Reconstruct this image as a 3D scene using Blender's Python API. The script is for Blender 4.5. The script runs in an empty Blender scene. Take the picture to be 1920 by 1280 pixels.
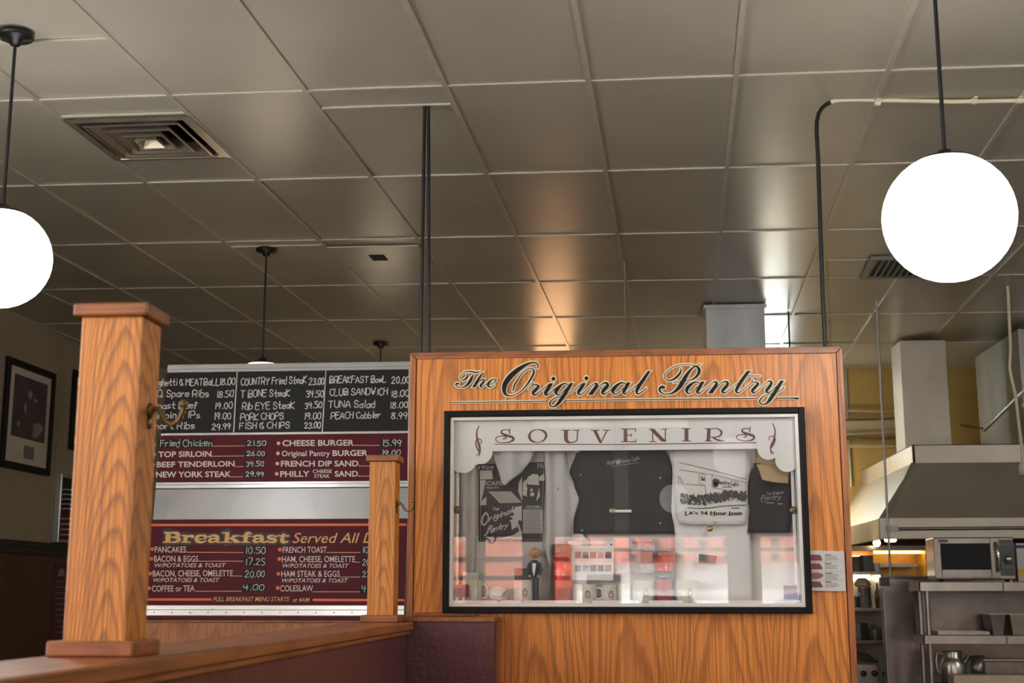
import bpy, bmesh, math, random
from mathutils import Vector
random.seed(7)
S = bpy.context.scene
COL = S.collection
V3 = Vector
# ------------------------------------------------------------------ camera
F = 2492.0                              # focal length in pixels of a 1920 wide frame
CH = 1.45                               # eye height
PITCH = math.radians(10.70); YAW = math.radians(4.76)
cam = bpy.data.cameras.new('camera'); camo = bpy.data.objects.new('camera', cam); COL.objects.link(camo)
cam.sensor_width = 36.0; cam.lens = F / 1920 * 36.0
camo.location = (0, 0, CH); camo.rotation_euler = (math.pi / 2 + PITCH, 0, YAW)
cam.dof.use_dof = True; cam.dof.focus_distance = 5.5; cam.dof.aperture_fstop = 5.6
cam.clip_start = 0.05; cam.clip_end = 300
S.camera = camo
# ------------------------------------------------------------------ world, sun, exposure
W = bpy.data.worlds.new('world'); S.world = W; W.use_nodes = True
wb = W.node_tree.nodes['Background']; wb.inputs['Color'].default_value = (0.82, 0.91, 1.0, 1); wb.inputs['Strength'].default_value = 8.0
sun = bpy.data.lights.new('sun', 'SUN'); sun.energy = 60.0; sun.angle = 0.01; sun.color = (1, 1, 1)
suno = bpy.data.objects.new('sun', sun); COL.objects.link(suno); suno.location = (0, -20, 20)
suno.rotation_euler = V3((0.66, -0.36, -0.65)).to_track_quat('-Z', 'Y').to_euler()
S.view_settings.view_transform = 'Standard'; S.view_settings.look = 'None'
S.view_settings.exposure = 0.12; S.view_settings.gamma = 1.0; S.view_settings.use_curve_mapping = False
S.cycles.use_denoising = True
S.cycles.max_bounces = 8; S.cycles.transparent_max_bounces = 16
S.cycles.sample_clamp_indirect = 6.0
S.cycles.caustics_reflective = False; S.cycles.caustics_refractive = False
# daylight comes through the openings of the back and the left wall (portals only guide the sampling)
def portal(loc, rot, sx, sy):
    l = bpy.data.lights.new('daylight_portal', 'AREA'); l.shape = 'RECTANGLE'; l.size = sx; l.size_y = sy
    l.cycles.is_portal = True
    o = bpy.data.objects.new('daylight_portal', l); COL.objects.link(o); o.location = loc; o.rotation_euler = rot
# room box
XL, XR, YB, YF = -4.785, 5.6, -9.5, 12.6
WIN_L = [(-9.0, -6.4), (-6.0, -3.4), (-3.0, -0.4), (0.0, 2.8)]     # left wall openings along Y
WIN_B = [(-4.2, -1.5), (-1.1, 1.6), (2.0, 4.7)]                    # back wall openings along X
WL_Z = (1.25, 3.3); WB_Z = (1.1, 2.34)
for a, b in WIN_L: portal((XL, (a + b) / 2, sum(WL_Z) / 2), (math.pi / 2, 0, -math.pi / 2), b - a, WL_Z[1] - WL_Z[0])
for a, b in WIN_B: portal(((a + b) / 2, YB, sum(WB_Z) / 2), (math.pi / 2, 0, math.pi), b - a, WB_Z[1] - WB_Z[0])
# ------------------------------------------------------------------ sight lines of the photograph -> points on real planes
_c, _s = math.cos(YAW), math.sin(YAW); _cp, _sp = math.cos(PITCH), math.sin(PITCH)
FW = V3((-_s * _cp, _c * _cp, _sp)); RT = V3((_c, _s, 0)); UP = RT.cross(FW); CAM = V3((0, 0, CH))
def ray(px, py): return FW + RT * ((px - 960) / F) - UP * ((py - 640) / F)
def aty(px, py, Y):
    d = ray(px, py); return CAM + d * (Y / d.y)
def atx(px, py, X):
    d = ray(px, py); return CAM + d * (X / d.x)
class Plane:
    def __init__(s, o, u, v, n): s.o, s.u, s.v, s.n = V3(o), V3(u).normalized(), V3(v).normalized(), V3(n).normalized()
    def __call__(s, px, py, off=0.0):
        d = ray(px, py); o = s.o + s.n * off
        return CAM + d * ((o - CAM).dot(s.n) / d.dot(s.n))
    def pt(s, u, v, off=0.0): return s.o + s.u * u + s.v * v + s.n * off
def front(Y): return Plane((0, Y, 0), (1, 0, 0), (0, 0, 1), (0, -1, 0))
# suspended ceiling: grid turned 2.5 degrees, very slightly sloping
GA = math.radians(2.5); ST = -0.014; TW, TL = 0.6096, 1.2192
GX = V3((math.cos(GA), -math.sin(GA), 0)); GY = V3((math.sin(GA), math.cos(GA), 0))
def cg(c, r, dz=0.0):                    # tile column, tile row -> point under the ceiling
    x = c * TW; y = r * TL
    p = GX * (x - 0.9572) + GY * (y + 5.268)
    return V3((p.x, p.y, CH + 2.111 + ST * x + dz))
def ceil_z(x, y): return CH + 2.111 + ST * (V3((x, y, 0)).dot(GX) + 0.9572)
# ------------------------------------------------------------------ materials
MATS = {}
def nd(t, ty, **k):
    n = t.nodes.new(ty)
    for a, b in k.items():
        if a.startswith('i_'): n.inputs[a[2:].replace('_', ' ')].default_value = b
        else: setattr(n, a, b)
    return n
def srgb(r, g, b):
    f = lambda c: (c / 255 / 12.92) if c / 255 <= .04045 else ((c / 255 + .055) / 1.055) ** 2.4
    return (f(r), f(g), f(b), 1)
def mat(name, col, rough=.5, metal=0.0, var=.12, scale=9.0, bump=0.0, emit=None, spec=.5, coat=0.0, stretch=(1, 1, 1), bscale=None):
    if name in MATS: return MATS[name]
    m = bpy.data.materials.new(name); m.use_nodes = True; t = m.node_tree; p = t.nodes['Principled BSDF']
    if len(col) == 3: col = (*col, 1)
    g = nd(t, 'ShaderNodeNewGeometry'); mp = nd(t, 'ShaderNodeMapping'); mp.inputs['Scale'].default_value = stretch
    t.links.new(g.outputs['Position'], mp.inputs['Vector'])
    n = nd(t, 'ShaderNodeTexNoise', i_Scale=scale, i_Detail=4.0); t.links.new(mp.outputs[0], n.inputs['Vector'])
    r = nd(t, 'ShaderNodeValToRGB')
    r.color_ramp.elements[0].position = .3; r.color_ramp.elements[1].position = .7
    r.color_ramp.elements[0].color = tuple(c * (1 - var) for c in col[:3]) + (1,)
    r.color_ramp.elements[1].color = tuple(min(1, c * (1 + var)) for c in col[:3]) + (1,)
    t.links.new(n.outputs['Fac'], r.inputs[0]); t.links.new(r.outputs[0], p.inputs['Base Color'])
    p.inputs['Roughness'].default_value = rough; p.inputs['Metallic'].default_value = metal
    p.inputs['Specular IOR Level'].default_value = spec; p.inputs['Coat Weight'].default_value = coat
    if bump:
        n2 = nd(t, 'ShaderNodeTexNoise', i_Scale=bscale or scale * 6, i_Detail=3.0); t.links.new(mp.outputs[0], n2.inputs['Vector'])
        b = nd(t, 'ShaderNodeBump', i_Strength=bump, i_Distance=.004); t.links.new(n2.outputs['Fac'], b.inputs['Height']); t.links.new(b.outputs[0], p.inputs['Normal'])
    if emit:
        p.inputs['Emission Color'].default_value = (*emit[0], 1); p.inputs['Emission Strength'].default_value = emit[1]
    MATS[name] = m; return m
def oak(name, light, dark, along='z', across='x', centre=0.0, period=.32, ks=9.0, kx=260.0, fine=150.0, rough=.38, warp=.9, contrast=1.0):
    """varnished oak: nested cathedral arches (paraboloid year rings) plus fine pores along the grain"""
    if name in MATS: return MATS[name]
    m = bpy.data.materials.new(name); m.use_nodes = True; t = m.node_tree; p = t.nodes['Principled BSDF']; L = t.links.new
    g = nd(t, 'ShaderNodeNewGeometry'); sep = nd(t, 'ShaderNodeSeparateXYZ'); L(g.outputs['Position'], sep.inputs[0])
    ax = {'x': 0, 'y': 1, 'z': 2}
    st = [3.0, 3.0, 3.0]; st[ax[along]] = .5
    mp = nd(t, 'ShaderNodeMapping'); mp.inputs['Scale'].default_value = st; L(g.outputs['Position'], mp.inputs['Vector'])
    n1 = nd(t, 'ShaderNodeTexNoise', i_Scale=1.6, i_Detail=2.0); L(mp.outputs[0], n1.inputs['Vector'])
    n2 = nd(t, 'ShaderNodeTexNoise', i_Scale=7.0, i_Detail=3.0); L(mp.outputs[0], n2.inputs['Vector'])
    def math_(op, a, b=None, c=None):
        k = nd(t, 'ShaderNodeMath', operation=op)
        for i, v in enumerate((a, b, c)):
            if v is None: continue
            if isinstance(v, (int, float)): k.inputs[i].default_value = v
            else: L(v, k.inputs[i])
        return k.outputs[0]
    xs = math_('ADD', sep.outputs[ax[across]], 40.5 * period - centre)
    xs = math_('ADD', xs, math_('MULTIPLY', math_('SUBTRACT', n1.outputs['Fac'], .5), period * .35))
    cell = math_('FLOOR', math_('DIVIDE', xs, period))
    xl = math_('SUBTRACT', math_('SUBTRACT', xs, math_('MULTIPLY', cell, period)), period / 2)
    par = math_('MULTIPLY', math_('MULTIPLY', xl, xl), kx)
    ph = math_('ADD', math_('MULTIPLY', sep.outputs[ax[along]], ks), par)
    ph = math_('ADD', ph, math_('MULTIPLY', n2.outputs['Fac'], warp * 2))
    ph = math_('ADD', ph, math_('MULTIPLY', cell, 1.7))
    saw = math_('FRACT', ph)
    r1 = nd(t, 'ShaderNodeValToRGB'); e = r1.color_ramp.elements
    e[0].position = 0; e[0].color = (1, 1, 1, 1); e[1].position = 1; e[1].color = (.9, .9, .9, 1)
    for pos, v in ((.45, .95), (.78, 1 - .8 * contrast), (.9, 1 - .55 * contrast), (.96, .95)):
        q = e.new(pos); q.color = (v, v, v, 1)
    L(saw, r1.inputs[0])
    def pores(sc, along_sc, lo, hi, low):
        st2 = [sc] * 3; st2[ax[along]] = along_sc
        mp2 = nd(t, 'ShaderNodeMapping'); mp2.inputs['Scale'].default_value = st2; L(g.outputs['Position'], mp2.inputs['Vector'])
        n = nd(t, 'ShaderNodeTexNoise', i_Scale=1.0, i_Detail=2.0); L(mp2.outputs[0], n.inputs['Vector'])
        r = nd(t, 'ShaderNodeValToRGB'); r.color_ramp.elements[0].position = lo; r.color_ramp.elements[1].position = hi
        r.color_ramp.elements[0].color = (low, low, low, 1); r.color_ramp.elements[1].color = (1, 1, 1, 1); L(n.outputs['Fac'], r.inputs[0]); return n, r
    n3, r2a = pores(fine, 1.6, .38, .5, .38)
    n4, r2b = pores(fine * .42, 1.1, .38, .55, .8)
    class _q: pass
    r2 = _q(); r2.outputs = [math_('MULTIPLY', r2a.outputs[0], r2b.outputs[0])]
    fac = math_('MULTIPLY', r1.outputs[0], r2.outputs[0])
    fac = math_('MULTIPLY', fac, math_('ADD', .72, math_('MULTIPLY', n1.outputs['Fac'], .5)))
    mx = nd(t, 'ShaderNodeMix', data_type='RGBA'); L(fac, mx.inputs[0])
    mx.inputs[6].default_value = dark; mx.inputs[7].default_value = light
    L(mx.outputs[2], p.inputs['Base Color']); p.inputs['Roughness'].default_value = rough
    b = nd(t, 'ShaderNodeBump', i_Strength=.15, i_Distance=.002); L(n3.outputs['Fac'], b.inputs['Height']); L(b.outputs[0], p.inputs['Normal'])
    MATS[name] = m; return m
def glassy(name, tint=(1, 1, 1), refl=1.0, haze=0.0):
    m = bpy.data.materials.new(name); m.use_nodes = True; t = m.node_tree
    for n in list(t.nodes):
        if n.type == 'BSDF_PRINCIPLED': t.nodes.remove(n)
    out = [n for n in t.nodes if n.type == 'OUTPUT_MATERIAL'][0]
    tr = nd(t, 'ShaderNodeBsdfTransparent'); tr.inputs[0].default_value = (*tint, 1)
    gl = nd(t, 'ShaderNodeBsdfGlossy'); gl.inputs['Roughness'].default_value = .0; gl.inputs[0].default_value = (1, 1, 1, 1)
    fr = nd(t, 'ShaderNodeFresnel'); fr.inputs['IOR'].default_value = 1.5
    k0 = nd(t, 'ShaderNodeMath', operation='MULTIPLY'); k0.inputs[1].default_value = refl; t.links.new(fr.outputs[0], k0.inputs[0])
    ge = nd(t, 'ShaderNodeNewGeometry'); k = nd(t, 'ShaderNodeMath', operation='MULTIPLY'); iv = nd(t, 'ShaderNodeMath', operation='SUBTRACT'); iv.inputs[0].default_value = 1.0   # one reflection per pane
    t.links.new(ge.outputs['Backfacing'], iv.inputs[1]); t.links.new(k0.outputs[0], k.inputs[0]); t.links.new(iv.outputs[0], k.inputs[1])
    mx = nd(t, 'ShaderNodeMixShader'); t.links.new(k.outputs[0], mx.inputs[0]); t.links.new(tr.outputs[0], mx.inputs[1]); t.links.new(gl.outputs[0], mx.inputs[2])
    last = mx
    if haze:
        df = nd(t, 'ShaderNodeBsdfDiffuse'); df.inputs[0].default_value = (.8, .8, .78, 1)
        n = nd(t, 'ShaderNodeTexNoise', i_Scale=5.0); k2 = nd(t, 'ShaderNodeMath', operation='MULTIPLY'); k2.inputs[1].default_value = haze * 2
        t.links.new(n.outputs['Fac'], k2.inputs[0])
        m2 = nd(t, 'ShaderNodeMixShader'); t.links.new(k2.outputs[0], m2.inputs[0]); t.links.new(mx.outputs[0], m2.inputs[1]); t.links.new(df.outputs[0], m2.inputs[2]); last = m2
    t.links.new(last.outputs[0], out.inputs['Surface']); MATS[name] = m; return m
def frosted(name, col, see):
    m = bpy.data.materials.new(name); m.use_nodes = True; t = m.node_tree; p = t.nodes['Principled BSDF']
    out = [n for n in t.nodes if n.type == 'OUTPUT_MATERIAL'][0]
    n = nd(t, 'ShaderNodeTexNoise', i_Scale=6.0); r = nd(t, 'ShaderNodeValToRGB')
    r.color_ramp.elements[0].color = tuple(c * .93 for c in col[:3]) + (1,); r.color_ramp.elements[1].color = col
    t.links.new(n.outputs['Fac'], r.inputs[0]); t.links.new(r.outputs[0], p.inputs['Base Color']); p.inputs['Roughness'].default_value = .35
    tr = nd(t, 'ShaderNodeBsdfTransparent'); mx = nd(t, 'ShaderNodeMixShader'); mx.inputs[0].default_value = see
    t.links.new(p.outputs[0], mx.inputs[1]); t.links.new(tr.outputs[0], mx.inputs[2]); t.links.new(mx.outputs[0], out.inputs['Surface'])
    MATS[name] = m; return m
def ceiling_mat():
    m = bpy.data.materials.new('ceiling_paint'); m.use_nodes = True; t = m.node_tree; p = t.nodes['Principled BSDF']; L = t.links.new
    g = nd(t, 'ShaderNodeNewGeometry')
    n = nd(t, 'ShaderNodeTexNoise', i_Scale=1.3, i_Detail=5.0); L(g.outputs['Position'], n.inputs['Vector'])
    r = nd(t, 'ShaderNodeValToRGB'); r.color_ramp.elements[0].position = .3; r.color_ramp.elements[1].position = .7
    r.color_ramp.elements[0].color = CEIL_A; r.color_ramp.elements[1].color = CEIL_B; L(n.outputs['Fac'], r.inputs[0])
    # specks of soot
    v = nd(t, 'ShaderNodeTexVoronoi', i_Scale=26.0); L(g.outputs['Position'], v.inputs['Vector'])
    n2 = nd(t, 'ShaderNodeTexNoise', i_Scale=.8, i_Detail=2.0); L(g.outputs['Position'], n2.inputs['Vector'])
    th = nd(t, 'ShaderNodeMapRange'); th.inputs[1].default_value = .45; th.inputs[2].default_value = .75; th.inputs[3].default_value = .01; th.inputs[4].default_value = .10
    L(n2.outputs['Fac'], th.inputs[0])
    lt = nd(t, 'ShaderNodeMath', operation='LESS_THAN'); L(v.outputs['Distance'], lt.inputs[0]); L(th.outputs[0], lt.inputs[1])
    mx = nd(t, 'ShaderNodeMix', data_type='RGBA'); k = nd(t, 'ShaderNodeMath', operation='MULTIPLY'); k.inputs[1].default_value = .55
    L(lt.outputs[0], k.inputs[0]); L(k.outputs[0], mx.inputs[0]); L(r.outputs[0], mx.inputs[6]); mx.inputs[7].default_value = (.05, .045, .04, 1)
    L(mx.outputs[2], p.inputs['Base Color'])
    p.inputs['Roughness'].default_value = CEIL_R; p.inputs['Specular IOR Level'].default_value = .55
    n3 = nd(t, 'ShaderNodeTexNoise', i_Scale=160.0, i_Detail=2.0); L(g.outputs['Position'], n3.inputs['Vector'])
    b = nd(t, 'ShaderNodeBump', i_Strength=.12, i_Distance=.003); L(n3.outputs['Fac'], b.inputs['Height']); L(b.outputs[0], p.inputs['Normal'])
    MATS['ceiling_paint'] = m; return m
CEIL_A = srgb(170, 163, 148); CEIL_B = srgb(184, 177, 162); CEIL_R = .3
# ------------------------------------------------------------------ mesh builder
class MB:
    def __init__(s): s.v = []; s.f = []; s.sm = []; s.lift = 0
    def add(s, vs, fs, smooth=False):
        b = len(s.v); s.v += [V3(v) for v in vs]; s.f += [tuple(b + i for i in f) for f in fs]; s.sm += [smooth] * len(fs); return s
    def hexa(s, p):                      # 8 corners: bottom 0-3, top 4-7
        return s.add(p, [(3, 2, 1, 0), (4, 5, 6, 7), (0, 1, 5, 4), (1, 2, 6, 5), (2, 3, 7, 6), (3, 0, 4, 7)])
    def box(s, a, b):
        x0, x1 = sorted((a[0], b[0])); y0, y1 = sorted((a[1], b[1])); z0, z1 = sorted((a[2], b[2]))
        return s.hexa([(x0, y0, z0), (x1, y0, z0), (x1, y1, z0), (x0, y1, z0), (x0, y0, z1), (x1, y0, z1), (x1, y1, z1), (x0, y1, z1)])
    def slab(s, quad, n, th):            # quad of 4 points (ccw seen from n side), pushed back by th
        n = V3(n).normalized(); q = [V3(p) for p in quad]; r = [p - n * th for p in q]
        return s.hexa(r + q)
    def quad(s, a, b, c, d): return s.add([a, b, c, d], [(0, 1, 2, 3)])
    def tube(s, path, r, n=10, cap=True):
        P = [V3(p) for p in path]; R = r if isinstance(r, (list, tuple)) else [r] * len(P); rings = []; up = None
        for i, p in enumerate(P):
            d = (P[min(i + 1, len(P) - 1)] - P[max(i - 1, 0)]).normalized()
            if up is None: up = V3((0, 0, 1)) if abs(d.z) < .9 else V3((1, 0, 0))
            a = d.cross(up).normalized(); b = a.cross(d).normalized(); up = b
            rings.append([p + (a * math.cos(2 * math.pi * k / n) + b * math.sin(2 * math.pi * k / n)) * R[i] for k in range(n)])
        vs = [v for q in rings for v in q]; fs = []
        for i in range(len(P) - 1):
            for k in range(n): fs.append((i * n + k, i * n + (k + 1) % n, (i + 1) * n + (k + 1) % n, (i + 1) * n + k))
        s.add(vs, fs, True)
        if cap:
            s.add(rings[0], [tuple(range(n))]); s.add(rings[-1], [tuple(reversed(range(n)))])
        return s
    def lathe(s, prof, c, n=28, ax=(0, 0, 1), smooth=True):
        c = V3(c); a = V3(ax).normalized(); u = a.orthogonal().normalized(); w = a.cross(u); vs = []; fs = []
        for r, h in prof:
            for k in range(n): vs.append(c + a * h + (u * math.cos(2 * math.pi * k / n) + w * math.sin(2 * math.pi * k / n)) * max(r, 1e-5))
        for i in range(len(prof) - 1):
            for k in range(n): fs.append((i * n + k, i * n + (k + 1) % n, (i + 1) * n + (k + 1) % n, (i + 1) * n + k))
        return s.add(vs, fs, smooth)
    def sphere(s, c, r, n=20, sc=(1, 1, 1)):
        c = V3(c); vs = []; fs = []; m = n // 2
        for i in range(m + 1):
            for k in range(n):
                t = math.pi * i / m; q = 2 * math.pi * k / n
                vs.append(c + V3((r * sc[0] * math.sin(t) * math.cos(q), r * sc[1] * math.sin(t) * math.sin(q), r * sc[2] * math.cos(t))))
        for i in range(m):
            for k in range(n): fs.append((i * n + k, (i + 1) * n + k, (i + 1) * n + (k + 1) % n, i * n + (k + 1) % n))
        return s.add(vs, fs, True)
    def poly(s, pts): return s.add(pts, [tuple(range(len(pts)))])
    def ribbon(s, pts, M, off=0.0, grow=0.0, sub=6, scale=(0, 0, 1), flat=5.0, closed=False, wmin=.3, wk=lambda w: 1.0):
        """brush stroke: pts (x, y, width) in zoom units, scale=(ox, oy, k): photo pixel = o + p/k"""
        ox, oy, k = scale; P = [(ox + x / k, oy + y / k, w / k * wk(w)) for x, y, w in pts]
        Q = []
        m = len(P)
        for i in range(m - 1):
            p0 = P[i - 1] if i else (P[-2] if closed else P[0]); p1 = P[i]; p2 = P[i + 1]; p3 = P[i + 2] if i + 2 < m else (P[1] if closed else P[-1])
            for j in range(sub):
                t = j / sub; Q.append(tuple(.5 * (2 * b + (c - a) * t + (2 * a - 5 * b + 4 * c - d) * t * t + (3 * b - a - 3 * c + d) * t ** 3) for a, b, c, d in zip(p0, p1, p2, p3)))
        Q.append(P[-1]); L = []; R = []
        for i, (x, y, w) in enumerate(Q):
            a = Q[max(i - 1, 0)]; b = Q[min(i + 1, len(Q) - 1)]; dx, dy = b[0] - a[0], b[1] - a[1]; l = math.hypot(dx, dy) or 1
            dx, dy = dx / l, dy / l; nx, ny = -dy, dx; h = max(w, wmin) / 2 + grow
            end = (i == 0 or i == len(Q) - 1) and not closed
            if end and w > flat and abs(dy) > .5:
                sg = 1 if nx > 0 else -1; nx, ny = sg / abs(dy), 0; h = w / 2 + grow
                e = grow * (-1 if i == 0 else 1); x += dx * e; y += dy * e
            L.append((x + nx * h, y + ny * h)); R.append((x - nx * h, y - ny * h))
        n = len(Q); off += (s.lift % 40) * 1.7e-5; s.lift += 1       # overlapping strokes lie a hair above each other, as paint does
        s.add([M(*p, off + 1.2e-5 * i) for i, p in enumerate(L)] + [M(*p, off + 1.2e-5 * i) for i, p in enumerate(R)], [(i, i + 1, n + i + 1, n + i) for i in range(n - 1)])
        if not closed:
            for i in (0, n - 1):
                x, y, w = Q[i]; a = Q[1] if i == 0 else Q[-2]; dx, dy = x - a[0], y - a[1]; level = abs(dy) <= .5 * (math.hypot(dx, dy) or 1)
                if w <= flat or (flat > 1.5 and level): s.disc(x, y, max(w, wmin) / 2 + grow, M, off + 1.2e-5 * i + 2.1e-5, 12)
        return s
    def disc(s, x, y, r, M, off=0.0, n=18): return s.poly([M(x + r * math.cos(2 * math.pi * i / n), y + r * math.sin(2 * math.pi * i / n), off) for i in range(n)])
    def rectpx(s, pts, M, off=0.0):
        off += (s.lift % 40) * 1.7e-5; s.lift += 1; return s.poly([M(x, y, off) for x, y in pts])
def wloc(o):
    l = V3((0, 0, 0))
    while o: l = l + o.location; o = o.parent
    return l
def build(mb, name, material, parent=None, bevel=0.0, recalc=True):
    me = bpy.data.meshes.new(name); base = V3((0, 0, 0))
    if parent is None and mb.v:
        xs = [v.x for v in mb.v]; ys = [v.y for v in mb.v]; zs = [v.z for v in mb.v]
        base = V3(((min(xs) + max(xs)) / 2, (min(ys) + max(ys)) / 2, min(zs)))
    elif parent is not None: base = wloc(parent)
    me.from_pydata([v - base for v in mb.v], [], mb.f); me.update()
    for p, s in zip(me.polygons, mb.sm): p.use_smooth = s
    if recalc:
        b = bmesh.new(); b.from_mesh(me); bmesh.ops.recalc_face_normals(b, faces=b.faces); b.to_mesh(me); b.free()
    me.materials.append(material); o = bpy.data.objects.new(name, me); COL.objects.link(o)
    if parent is None: o.location = base
    else: o.parent = parent
    if bevel:
        md = o.modifiers.new('bevel', 'BEVEL'); md.width = bevel; md.segments = 2; md.limit_method = 'ANGLE'
    return o
def tag(o, label, cat, group=None):
    o['label'] = label; o['category'] = cat
    if group: o['group'] = group
    return o
def thing(name, loc, label, cat, group=None):
    o = bpy.data.objects.new(name, None); COL.objects.link(o); o.location = loc; o.empty_display_size = .1
    return tag(o, label, cat, group)
def structure(o): o['kind'] = 'structure'; return o
def dup(root, loc, label, group=None):
    r = root.copy(); COL.objects.link(r); r.location = loc; r['label'] = label
    if group: r['group'] = group
    for ch in list(root.children):
        c = ch.copy(); COL.objects.link(c); c.parent = r
        for g in list(ch.children):
            d = g.copy(); COL.objects.link(d); d.parent = c
    return r
# ---- lettering: sign-painter's sans (outline font built into Blender), fitted between two pixels of a base line
_TX = {}
def text2d(s, bold=0.0, shear=0.0):
    key = (s, bold, shear)
    if key in _TX: return _TX[key]
    cu = bpy.data.curves.new('t', 'FONT'); cu.body = s; cu.offset = bold; cu.shear = shear; cu.resolution_u = 3
    o = bpy.data.objects.new('t', cu); COL.objects.link(o); bpy.context.view_layer.update()
    me = o.evaluated_get(bpy.context.evaluated_depsgraph_get()).to_mesh()
    r = ([(v.co.x, v.co.y) for v in me.vertices], [tuple(p.vertices) for p in me.polygons])
    bpy.data.objects.remove(o); bpy.data.curves.remove(cu); _TX[key] = r; return r
def letter(mb, s, x0, y0, x1, y1, cap, M, off=0.0, bold=.02, shear=0.0, scale=(0, 0, 1), lean=0.0):
    ox, oy, k = scale; x0, y0, x1, y1, cap = ox + x0 / k, oy + y0 / k, ox + x1 / k, oy + y1 / k, cap / k
    vs, fs = text2d(s, bold, shear); hv = [v[1] for v in text2d('H', bold)[0]]; b0, H = min(hv), max(hv) - min(hv)
    a, b = min(v[0] for v in vs), max(v[0] for v in vs)
    out = []
    for x, y in vs:
        t = (x - a) / (b - a); h = (y - b0) / H * cap
        out.append(M(x0 + (x1 - x0) * t + lean * h, y0 + (y1 - y0) * t - h, off))
    mb.add(out, fs)
# ---- chalk handwriting: single-stroke letters, two digits per point (x, height 0-9; a,b,c below the line)
G = {'A': '003960 1343', 'B': '0009495856450005 0545646250 5000', 'C': '58492907032040 4051', 'D': '00093957533000', 'E': '500009 0959 0545', 'F': '0009 0959 0545',
 'G': '58391906031040545534', 'H': '0009 5059 0555', 'I': '2029', 'J': '5952301002', 'K': '0009 590450', 'L': '090050', 'M': '0009346960', 'N': '00095059', 'O': '290702204052573929',
 'P': '000949575544 4404', 'R': '00094957554404 3450', 'S': '573919071544524010 1002', 'T': '0969 3930', 'U': '090220405259', 'V': '093069', 'W': '0920364069', 'Y': '0935 69353530',
 'Q': '290702204052573929 3260', 'X': '0060'.replace('0060', '0069 6009'), 'Z': '09690060',
 'a': '452503011030 304345 4540', 'b': '09003042443505', 'c': '442504012041', 'd': '494010020425 2545', 'e': '03434525050301 012041', 'f': '48291810 0535', 'g': '45150311314545 454b2c0b',
 'h': '0900 04254440', 'i': '1510 1718', 'k': '0900 450240', 'l': '1910', 'm': '0005 04152420 24354540', 'n': '0500 04254440', 'o': '250401204144 4425', 'p': '050c 053543412000',
 'r': '0500 032535', 's': '442504133241 412000', 't': '29213040 0545', 'u': '050120414545 4540', 'w': '0510243045', 'y': '0520 450c',
 '0': '290702203042 42473929', '1': '1910', '2': '071939474600 0050', '3': '082948462525 2543412001', '4': '090545 3930', '5': '49090635434120 2000', '6': '390501204143 432504',
 '7': '095920', '8': '25072947250301 0120414325', '9': '47290705244747 4730', '.': '1011', '&': '502738490702204052', '/': '0059', "'": '1917'}
def hval(c): return -{'a': 1, 'b': 2, 'c': 3}[c] if c in 'abc' else int(c)
def hand(mb, s, x0, y0, x1, y1, cap, M, w, off=0.0, scale=(0, 0, 1), jit=.25, slant=.08):
    ox, oy, k = scale; x0, y0, x1, y1, cap, w = ox + x0 / k, oy + y0 / k, ox + x1 / k, oy + y1 / k, cap / k, w / k
    rnd = random.Random(s + str(int(x0))); lay = []; X = 0.0
    for ch in s:
        if ch == ' ': X += 3.2; continue
        st = [[(int(q[i]), hval(q[i + 1])) for i in range(0, len(q) - 1, 2)] for q in G[ch].split()]
        mw = max(p[0] for q in st for p in q); lay.append((X, st)); X += mw + 1.9
    X -= 1.9; sx = (x1 - x0) / X
    for X0, st in lay:
        dy = rnd.uniform(-.06, .06) * cap; sc = rnd.uniform(.93, 1.06)
        for q in st:
            pts = []
            for a, b in q:
                t = (X0 + a + rnd.uniform(-jit, jit)) ; h = (b + rnd.uniform(-jit, jit)) / 9 * cap * sc
                pts.append((x0 + t * sx + slant * h, y0 + (y1 - y0) * t / X - h - dy, w * rnd.uniform(.8, 1.15)))
            if len(pts) > 1: mb.ribbon(pts, M, off, sub=3, flat=99)

# ================================================================== MATERIAL SET
M_ceil = ceiling_mat()
M_bar = mat('ceiling_bar_paint', srgb(184, 177, 162), .3, var=.08)
M_wall = mat('wall_paint_grey', srgb(150, 140, 122), .6, var=.06, scale=2)
M_wallK = mat('wall_paint_yellow', srgb(200, 170, 100), .45, var=.14, scale=2)
M_floor = mat('floor_tile', srgb(112, 106, 98), .45, var=.25, scale=3)
M_black = mat('black_metal', srgb(24, 24, 25), .38, .3, var=.2)
M_globe = mat('opal_glass_lit', (.9, .9, .9), .3, emit=((1, .985, .96), 17.0))
M_globeOff = mat('opal_glass_dim_lit', srgb(232, 230, 224), .12, var=.02, emit=((1, .985, .96), 1.4))
M_globeW = mat('opal_glass_warm_lit', (.9, .85, .75), .3, emit=((1, .80, .54), 2.6))
M_oakP = oak('oak_panel', srgb(240, 151, 66), srgb(142, 74, 24), centre=.02, period=.37, ks=3.2, kx=150, contrast=.75, warp=.6, fine=300)
M_oakT = oak('oak_trim', srgb(190, 116, 60), srgb(118, 62, 28), centre=.3, period=.5, ks=3, kx=60, contrast=.5)
M_oakA = oak('oak_post_near', srgb(246, 158, 66), srgb(112, 56, 20), centre=-.932, period=.22, ks=16, kx=1900, contrast=.75, fine=240)
M_oakB = oak('oak_post_far', srgb(222, 142, 58), srgb(122, 66, 24), centre=-.92, period=.15, ks=9, kx=1500, contrast=.7, fine=240)
M_oakC = oak('oak_cap', srgb(172, 106, 58), srgb(108, 62, 32), along='y', across='x', centre=.02, period=.21, ks=2, kx=100, contrast=.6)
M_oakD = oak('oak_small_trim', srgb(168, 100, 56), srgb(104, 58, 30), along='x', across='y', period=.3, ks=6, kx=120, contrast=.6)
M_oakF = oak('oak_counter_front', srgb(196, 128, 70), srgb(120, 72, 36), centre=.1, period=.22, ks=4, kx=90, contrast=.6)
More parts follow.
